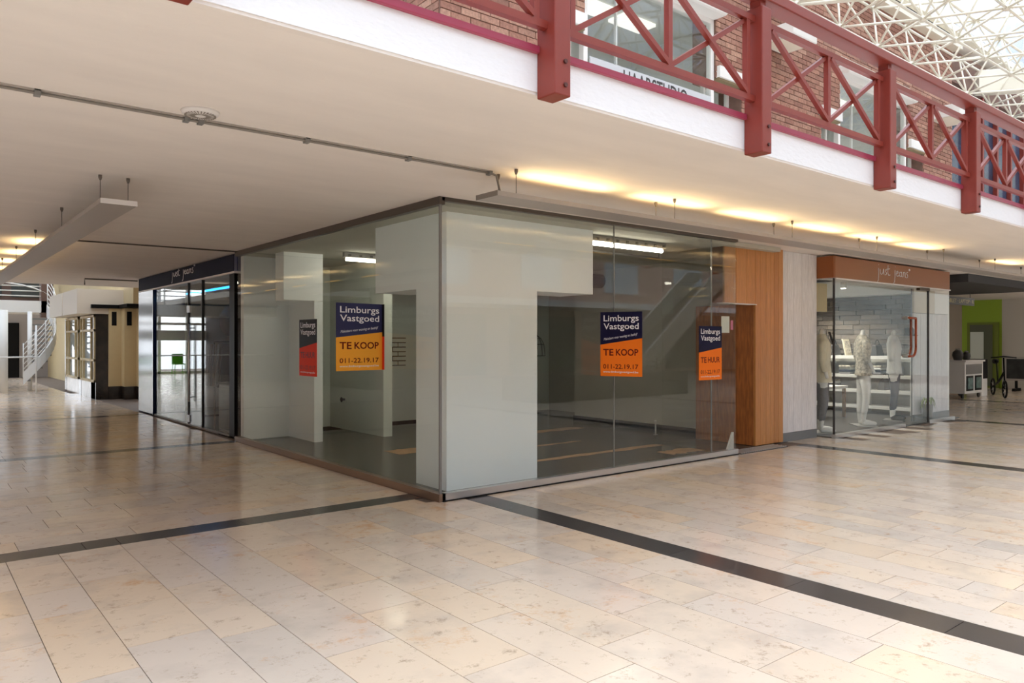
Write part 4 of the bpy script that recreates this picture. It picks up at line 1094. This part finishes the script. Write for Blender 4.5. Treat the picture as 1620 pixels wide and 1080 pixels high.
MB().tube([(2.12, 25.5, 0), (2.12, 25.5, 2.34)], 0.17, 20).build('column', M['white_paint'], stair)
def helix(r0, r1, h, n=13):
    mb = MB()
    P_ = []
    for k in range(n):
        a = math.radians(250+k*150/(n-1)); z = 0.2+2.0*k/(n-1)
        P_.append((Vector((2.9+r0*math.cos(a), 26.3+r0*math.sin(a), z)), Vector((2.9+r1*math.cos(a), 26.3+r1*math.sin(a), z))))
    for (p, q), (p2, q2) in zip(P_[:-1], P_[1:]):
        mb.quad_box([p, q, q2, p2, p+Vector((0, 0, h)), q+Vector((0, 0, h)), q2+Vector((0, 0, h)), p2+Vector((0, 0, h))])
    return mb
helix(0.62, 0.68, 0.36).build('stringer', M['white_paint'], stair)
for k in range(11):
    a = math.radians(252+k*14); z = 0.3+0.18*k; c, s = math.cos(a), math.sin(a); c2, s2 = math.cos(a+0.24), math.sin(a+0.24)
    MB().quad_box([(2.9, 26.3, z), (2.9+.64*c, 26.3+.64*s, z), (2.9+.64*c2, 26.3+.64*s2, z), (2.9+.05*c2, 26.3+.05*s2, z), (2.9, 26.3, z+.05), (2.9+.64*c, 26.3+.64*s, z+.05), (2.9+.64*c2, 26.3+.64*s2, z+.05), (2.9+.05*c2, 26.3+.05*s2, z+.05)]).build('tread', M['grey'], stair)
for j in range(6):
    MB().tube([(2.9+.66*math.cos(math.radians(250+k*12.5)), 26.3+.66*math.sin(math.radians(250+k*12.5)), 0.65+2.0*k/12+j*0.14) for k in range(13)], 0.012, 5).build('rail', M['white_paint'], stair)
for k in range(0, 13, 2):
    a = math.radians(250+k*12.5); z = 0.4+2.0*k/12
    MB().tube([(2.9+.66*math.cos(a), 26.3+.66*math.sin(a), z), (2.9+.66*math.cos(a), 26.3+.66*math.sin(a), z+1.0)], 0.016, 6).build('post', M['white_paint'], stair)
MB().tube([(2.9, 26.3, 0), (2.9, 26.3, 2.34)], 0.06, 12).build('newel', M['white_paint'], stair)
rl = empty('courtyard_rail', (1.8, 24.5, 0), 'low white tube barrier before the winding stair', 'railing')
MB().tube([(-2, 24.4, 1.02), (2.9, 24.4, 1.02)], 0.02, 8).build('rail', M['white_paint'], rl)
for x in (-1, 0.6, 2.84): MB().tube([(x, 24.4, 0), (x, 24.4, 1.9 if x > 2 else 1.02)], 0.022, 8).build('post', M['white_paint'], rl)
fw = struct('wall_courtyard', (0, 36, 0))
MB().box(2.2, 8, 36, 36.3, 0, 6.5).build('masonry', mat('taupe_masonry', (168, 158, 150), 0.8), fw)
MB().box(2.6, 3.6, 35.9, 36.02, 0, 2.2).build('dark_shopfront', M['black'], fw)
for k in range(7):
    x = -6+k*1.2
    MB().box(x-0.06, x+0.06, 36, 36.15, 0, 4.0).build('mullion', M['white_paint'], fw)
for z in (0.0, 2.2, 3.0, 4.0): MB().box(-6, 2.2, 36, 36.15, z, z+0.1).build('transom', M['white_paint'], fw)
MB().box(-6, 2.2, 36, 36.3, 4.1, 6.5).build('upper_masonry', MATS['taupe_masonry'], fw)
MB().box(0.4, 4.2, 33.4, 33.6, 2.9, 4.6).build('upper_shopfront', mat('brown_shopfront', (92, 72, 64), 0.7), fw)
for k in range(3): MB().box(0.7+k*1.2, 1.6+k*1.2, 33.36, 33.41, 3.1, 4.3).build('upper_pane', MATS['dim_glass'], fw)
bn_ = empty('street_banner', (-1.5, 35.9, 1.7), 'white banner with red lettering on courtyard glazing reflected in navy shop glass', 'banner')
MB().box(-3.2, 0.2, 35.9, 35.93, 1.5, 1.95).build('sheet', M['print'], bn_)
def chair(x, y, label):
    t = empty('lime_chair', (x, y, 0), label, 'chair', 'lime chairs by the courtyard glazing')
    MB().box(x-0.24, x+0.24, y-0.24, y+0.24, 0.43, 0.47).build('seat', M['lime'], t, bevel=0.015)
    MB().box(x-0.24, x+0.24, y+0.2, y+0.24, 0.47, 0.9).build('backrest', M['lime'], t, bevel=0.015)
    for a in (-0.2, 0.2):
        for b in (-0.2, 0.2): MB().tube([(x+a, y+b, 0.43), (x+a*1.15, y+b*1.15, 0)], 0.015, 6).build('leg', M['lime'], t)
chair(-0.5, 35.0, 'lime green chair nearest the courtyard glazing edge'); chair(-1.8, 35.2, 'lime green chair further left by the courtyard glazing')
wlft = st('wall_left', mat('far_brick', (150, 104, 90), 0.9), (-6.2, -6.0, 3.0, 20, 0, 7.0), (-6.0, -3.4, 20, 20.2, 0, 7.0))
rf = struct('ceiling.005', (-5, 14, 7.1))  # unseen glass roof, added with dark panes to cut daylight on the left
for k in range(11): MB().box(-12, 3.9, 5.6+k*2.8, 8.36+k*2.8, 7.12, 7.135).build('pane', M['roofglass_dim'], rf)
for k in range(12): MB().box(-12, 4.6, 5.5+k*2.8, 5.6+k*2.8, 6.95, 7.12).build('purlin', M['cream_steel'], rf)
upper_l = st('wall_courtyard_left', mat('brown_shopfront', (92, 72, 64), 0.7), (-3.4, -3.2, 20, 36, 0, 6.5))
sl2 = MB().box(-3.2, 0.3, 20.0, 36.0, 2.76, 2.93).build('ceiling.006', M['soffit']); sl2['kind'] = 'structure'
upper_r = st('wall_courtyard_right', M['cream'], (4.6, 4.8, 21.7, 36, 0, 6.5))

# ------------------------------------------------------------------ far right end of the passage
fr_ = st('wall_right', mat('far_wall', (196, 190, 180), 0.7), (26.5, 26.7, 3.5, 8.55, 0, 2.76))
fg = st('wall_green', M['green'], (26.5, 26.7, 8.55, 12, 0, 2.76))
d2 = struct('door_2', (26.45, 9.0, 0))
MB().box(26.42, 26.5, 8.62, 9.5, 0.0, 2.05).build('frame', mat('olive_frame', (112, 124, 40), 0.6), d2)
MB().box(26.40, 26.43, 8.78, 9.42, 0.05, 1.98).build('leaf', mat('olive_leaf', (88, 92, 72), 0.5), d2)
MB().box(26.385, 26.40, 9.02, 9.4, 0.85, 1.75).build('pane', mat('bright_pane', (216, 222, 212), 0.2), d2)
st('wall_kiosk', mat('kiosk_wall', (150, 140, 126), 0.7), (15.6, 24.5, 8.95, 9.05, 0, 2.76))
st('wall_pier_side', M['white_paint'], (15.6, 15.66, 5.95, 9.0, 0, 2.76))
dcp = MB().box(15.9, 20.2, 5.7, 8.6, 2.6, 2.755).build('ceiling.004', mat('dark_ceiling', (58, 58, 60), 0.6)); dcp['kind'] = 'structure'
sg = empty('hanging_sign', (19.2, 7.0, 2.35), 'dark wooden sign with gold letters hanging beyond white pier', 'sign')
MB().box(18.2, 19.9, 7.0, 7.04, 2.3, 2.48).build('board', mat('sign_brown', (48, 40, 28), 0.4), sg)
text_mesh('TABLET · LAPTOP · R', FRY(6.998), 1.6, 0.09, 18.25, 2.345).build('lettering', mat('gold', (206, 186, 120), 0.4), sg)
for x in (18.4, 19.7): MB().tube([(x, 7.02, 2.48), (x, 7.02, 2.6)], 0.008, 6).build('hanger', M['wire'], sg)
ct = empty('display_counter', (21.3, 7.8, 0), 'white wheeled display counter with two framed pictures beyond white pier', 'counter')
MB().box(20.7, 21.9, 7.5, 8.1, 0.13, 0.93).build('carcass', M['white_paint'], ct)
MB().box(20.66, 21.94, 7.46, 8.14, 0.93, 0.97).build('top', M['panel_edge'], ct)
MB().box(20.78, 21.82, 7.492, 7.5, 0.62, 0.87).build('recess', M['grey'], ct)
for x in (20.8, 21.35):
    f = MB().box(x, x+0.42, 7.485, 7.5, 0.2, 0.58).build('picture_frame', M['black'], ct)
    MB().box(x+0.05, x+0.37, 7.478, 7.486, 0.25, 0.53).build('print', mat('teal_print', (110, 136, 130), 0.5, var=0.5, vscale=8), f)
for x in (20.78, 21.82):
    for y in (7.58, 8.02): MB().tube([(x, y-0.02, 0.065), (x, y+0.02, 0.065)], 0.062, 12).build('caster', M['darkgrey'], ct)
for i, (x, r) in enumerate(((20.95, 0.13), (21.5, 0.1))):
    t = empty('glass_jar', (x, 7.75, 0.97), ['large dark jar on left of white counter', 'smaller dark jar on right of white counter'][i], 'jar')
    MB().lathe((x, 7.75, 0.97), [(0.0, 0), (r*0.7, 0), (r, r), (r*0.9, r*1.6), (r*0.5, r*2), (0.0, r*2.02)], 14).build('body', M['darkgrey'], t)
    MB().lathe((x, 7.75, 0.97+r*2.02), [(0.0, 0), (r*0.45, 0), (r*0.45, 0.03), (0.0, 0.04)], 12).build('lid', M['grey'], t)
mr = empty('tall_mirror', (20.3, 8.9, 0.9), 'tall dark oval mirror on wall behind white counter', 'mirror')
MB().prism([(0.15*math.cos(a*math.pi/12), 0.62*math.sin(a*math.pi/12)) for a in range(24)], ((22.3, 8.93, 1.6), (1, 0, 0), (0, 0, 1)), 0, 0.03).build('frame', M['black'], mr)
MB().prism([(0.11*math.cos(a*math.pi/12), 0.56*math.sin(a*math.pi/12)) for a in range(24)], ((22.3, 8.93, 1.6), (1, 0, 0), (0, 0, 1)), 0.03, 0.034).build('plate', M['darkgrey'], mr)
pl_ = empty('passage_fill_lamp', (22.6, 6.3, 2.70), 'added square white fill lamp over passage, out of view at far right', 'ceiling light')  # unseen fixture added as fill light for the far passage
MB().box(22.3, 22.9, 6.0, 6.6, 2.69, 2.755).build('housing', M['white_paint'], pl_); MB().box(22.33, 22.87, 6.03, 6.57, 2.68, 2.69).build('diffuser', mat('lamp_face', (255, 250, 240), 0.5, emit=14), pl_)
# bicycle
bk = empty('bicycle', (21.9, 7.1, 0), 'black folding bicycle parked beside the white counter', 'bicycle')
def wheel(c, r, d):
    d = Vector(d).normalized(); up = Vector((0, 0, 1)); mb = MB(); n = 20
    mb.tube([Vector(c)+d*r*math.cos(2*math.pi*k/n)+up*r*math.sin(2*math.pi*k/n) for k in range(n+1)], 0.024, 6)
    o = mb.build('tyre', M['black'], bk)
    ms = MB()
    for k in range(10):
        a = 2*math.pi*k/10; ms.tube([c, Vector(c)+d*r*math.cos(a)+up*r*math.sin(a)], 0.004, 4)
    ms.build('spokes', M['alu'], o)
F0 = Vector((21.75, 6.95, 0.235)); R0 = Vector((22.9, 7.6, 0.235)); D_ = (R0-F0).normalized()
wheel(F0, 0.21, D_); wheel(R0, 0.21, D_)
U = Vector((0, 0, 1)); SD = D_.cross(U)
MB().tube([F0, F0+D_*0.06+U*0.35, F0+D_*0.14+U*0.8], 0.02, 8).build('fork', M['black'], bk)
MB().tube([F0+D_*0.1+U*0.42, F0+D_*0.6+U*0.18, R0], 0.028, 8).build('frame', M['black'], bk)
MB().tube([F0+D_*0.75+U*0.14, F0+D_*0.92+U*0.66], 0.018, 8).build('seat_post', M['black'], bk)
MB().tube([F0+D_*0.78+U*0.68, F0+D_*0.92+U*0.69, F0+D_*1.04+U*0.69], [0.02, 0.05, 0.08], 8).build('saddle', M['black'], bk)
MB().tube([F0+D_*0.14+U*0.8-SD*0.28, F0+D_*0.12+U*0.83, F0+D_*0.14+U*0.8+SD*0.28], 0.016, 8).build('handlebar', M['black'], bk)
cr = empty('carrier_box', (22.4, 7.6, 0.4), 'black crate with white lower half carried behind bicycle handlebar', 'crate')
o = MB().box(22.15, 22.6, 7.62, 8.0, 0.46, 0.98).build('upper_bag', M['black'], cr, bevel=0.02); MB().box(22.17, 22.58, 7.63, 7.99, 0.0, 0.46).build('lower_box', M['white_paint'], cr)
# framed poster board
pb = empty('poster_board', (25.6, 7.6, 0), 'dark framed poster board on black feet at far right', 'sign board')
MB().box(25.3, 25.36, 6.1, 8.1, 0.3, 1.0).build('frame', M['panel'], pb)
MB().box(25.285, 25.3, 6.16, 8.04, 0.36, 0.94).build('print', mat('dark_print', (50, 50, 48), 0.5, var=0.8, vscale=3), pb)
for y in (6.4, 7.8): MB().box(25.1, 25.6, y-0.04, y+0.04, 0.0, 0.08).box(25.3, 25.36, y-0.03, y+0.03, 0.08, 0.3).build('foot', M['black'], pb)
# round disc on the far soffit
dsk = empty('ceiling_disc', (18.5, 4.5, 2.7), 'flat dark round lamp under the soffit at far right', 'ceiling light')
MB().lathe((17.6, 4.3, 2.6), [(0.0, 0), (0.5, 0), (0.52, 0.02), (0.0, 0.03)], 24).build('disc', mat('rust', (120, 74, 54), 0.5), dsk)
MB().tube([(17.6, 4.3, 2.63), (17.6, 4.3, 2.76)], 0.01, 6).build('stem', M['wire'], dsk)

# ------------------------------------------------------------------ planter, shrubs and stair behind the camera's side (seen reflected)
pl = empty('stone_planter', (14.5, -2.2, 0), 'long dark planter in the atrium reflected in shop glass', 'planter')
MB().box(11.5, 17.0, -3.2, -1.8, 0.0, 0.6).build('trough', M['flower'], pl)
MB().box(11.6, 16.9, -3.1, -1.9, 0.6, 0.62).build('soil', mat('soil', (60, 46, 36), 0.9), pl)
for i in range(6):
    x = 12.0+i*0.9
    t = empty('shrub', (x, -2.5, 0.62), ['first', 'second', 'third', 'fourth', 'fifth', 'sixth'][i]+' green shrub along the dark atrium planter from its near end', 'shrub', 'shrubs in the atrium planter')
    mb = MB()
    for k in range(150):
        cl_ = lambda q, a, b: max(a, min(b, q)); v = Vector((cl_(random.gauss(0, .2), -.36, .36), cl_(random.gauss(0, .2), -.4, .4), cl_(random.gauss(0.3, .18), .08, .7))); n_ = Vector((random.uniform(-1, 1), random.uniform(-1, 1), random.uniform(-.3, 1))).normalized()*0.09; s_ = n_.cross(Vector((0.3, 0.5, 1))).normalized()*0.03
        p = Vector((x, -2.5, 0.62))+v; i0 = len(mb.v); mb.v += [p, p+n_*0.5+s_, p+n_, p+n_*0.5-s_]; mb.f.append((i0, i0+1, i0+2, i0+3))
    mb.build('foliage', M['leaf'], t); MB().tube([(x, -2.5, 0.62), (x, -2.5, 1.0)], 0.02, 6).build('stem', mat('bark', (84, 66, 50), 0.8), t)
es = empty('escalator', (18, -6, 0), 'escalator with pale balustrades across the atrium reflected in shop glass', 'escalator')
for s in (0, 1.3):
    MB().quad_box([(16.5, -4.2-s, 0.0), (17.5, -4.2-s, 0.0), (17.5, -4.1-s, 0.0), (16.5, -4.1-s, 0.0), (21.6, -4.2-s, 3.9), (22.6, -4.2-s, 3.9), (22.6, -4.1-s, 3.9), (21.6, -4.1-s, 3.9)]).build('balustrade', M['panel'], es)
MB().quad_box([(16.9, -5.4, 0.0), (17.3, -5.4, 0.0), (17.3, -4.2, 0.0), (16.9, -4.2, 0.0), (22.0, -5.4, 3.4), (22.4, -5.4, 3.4), (22.4, -4.2, 3.4), (22.0, -4.2, 3.4)]).build('steps', M['darkgrey'], es)
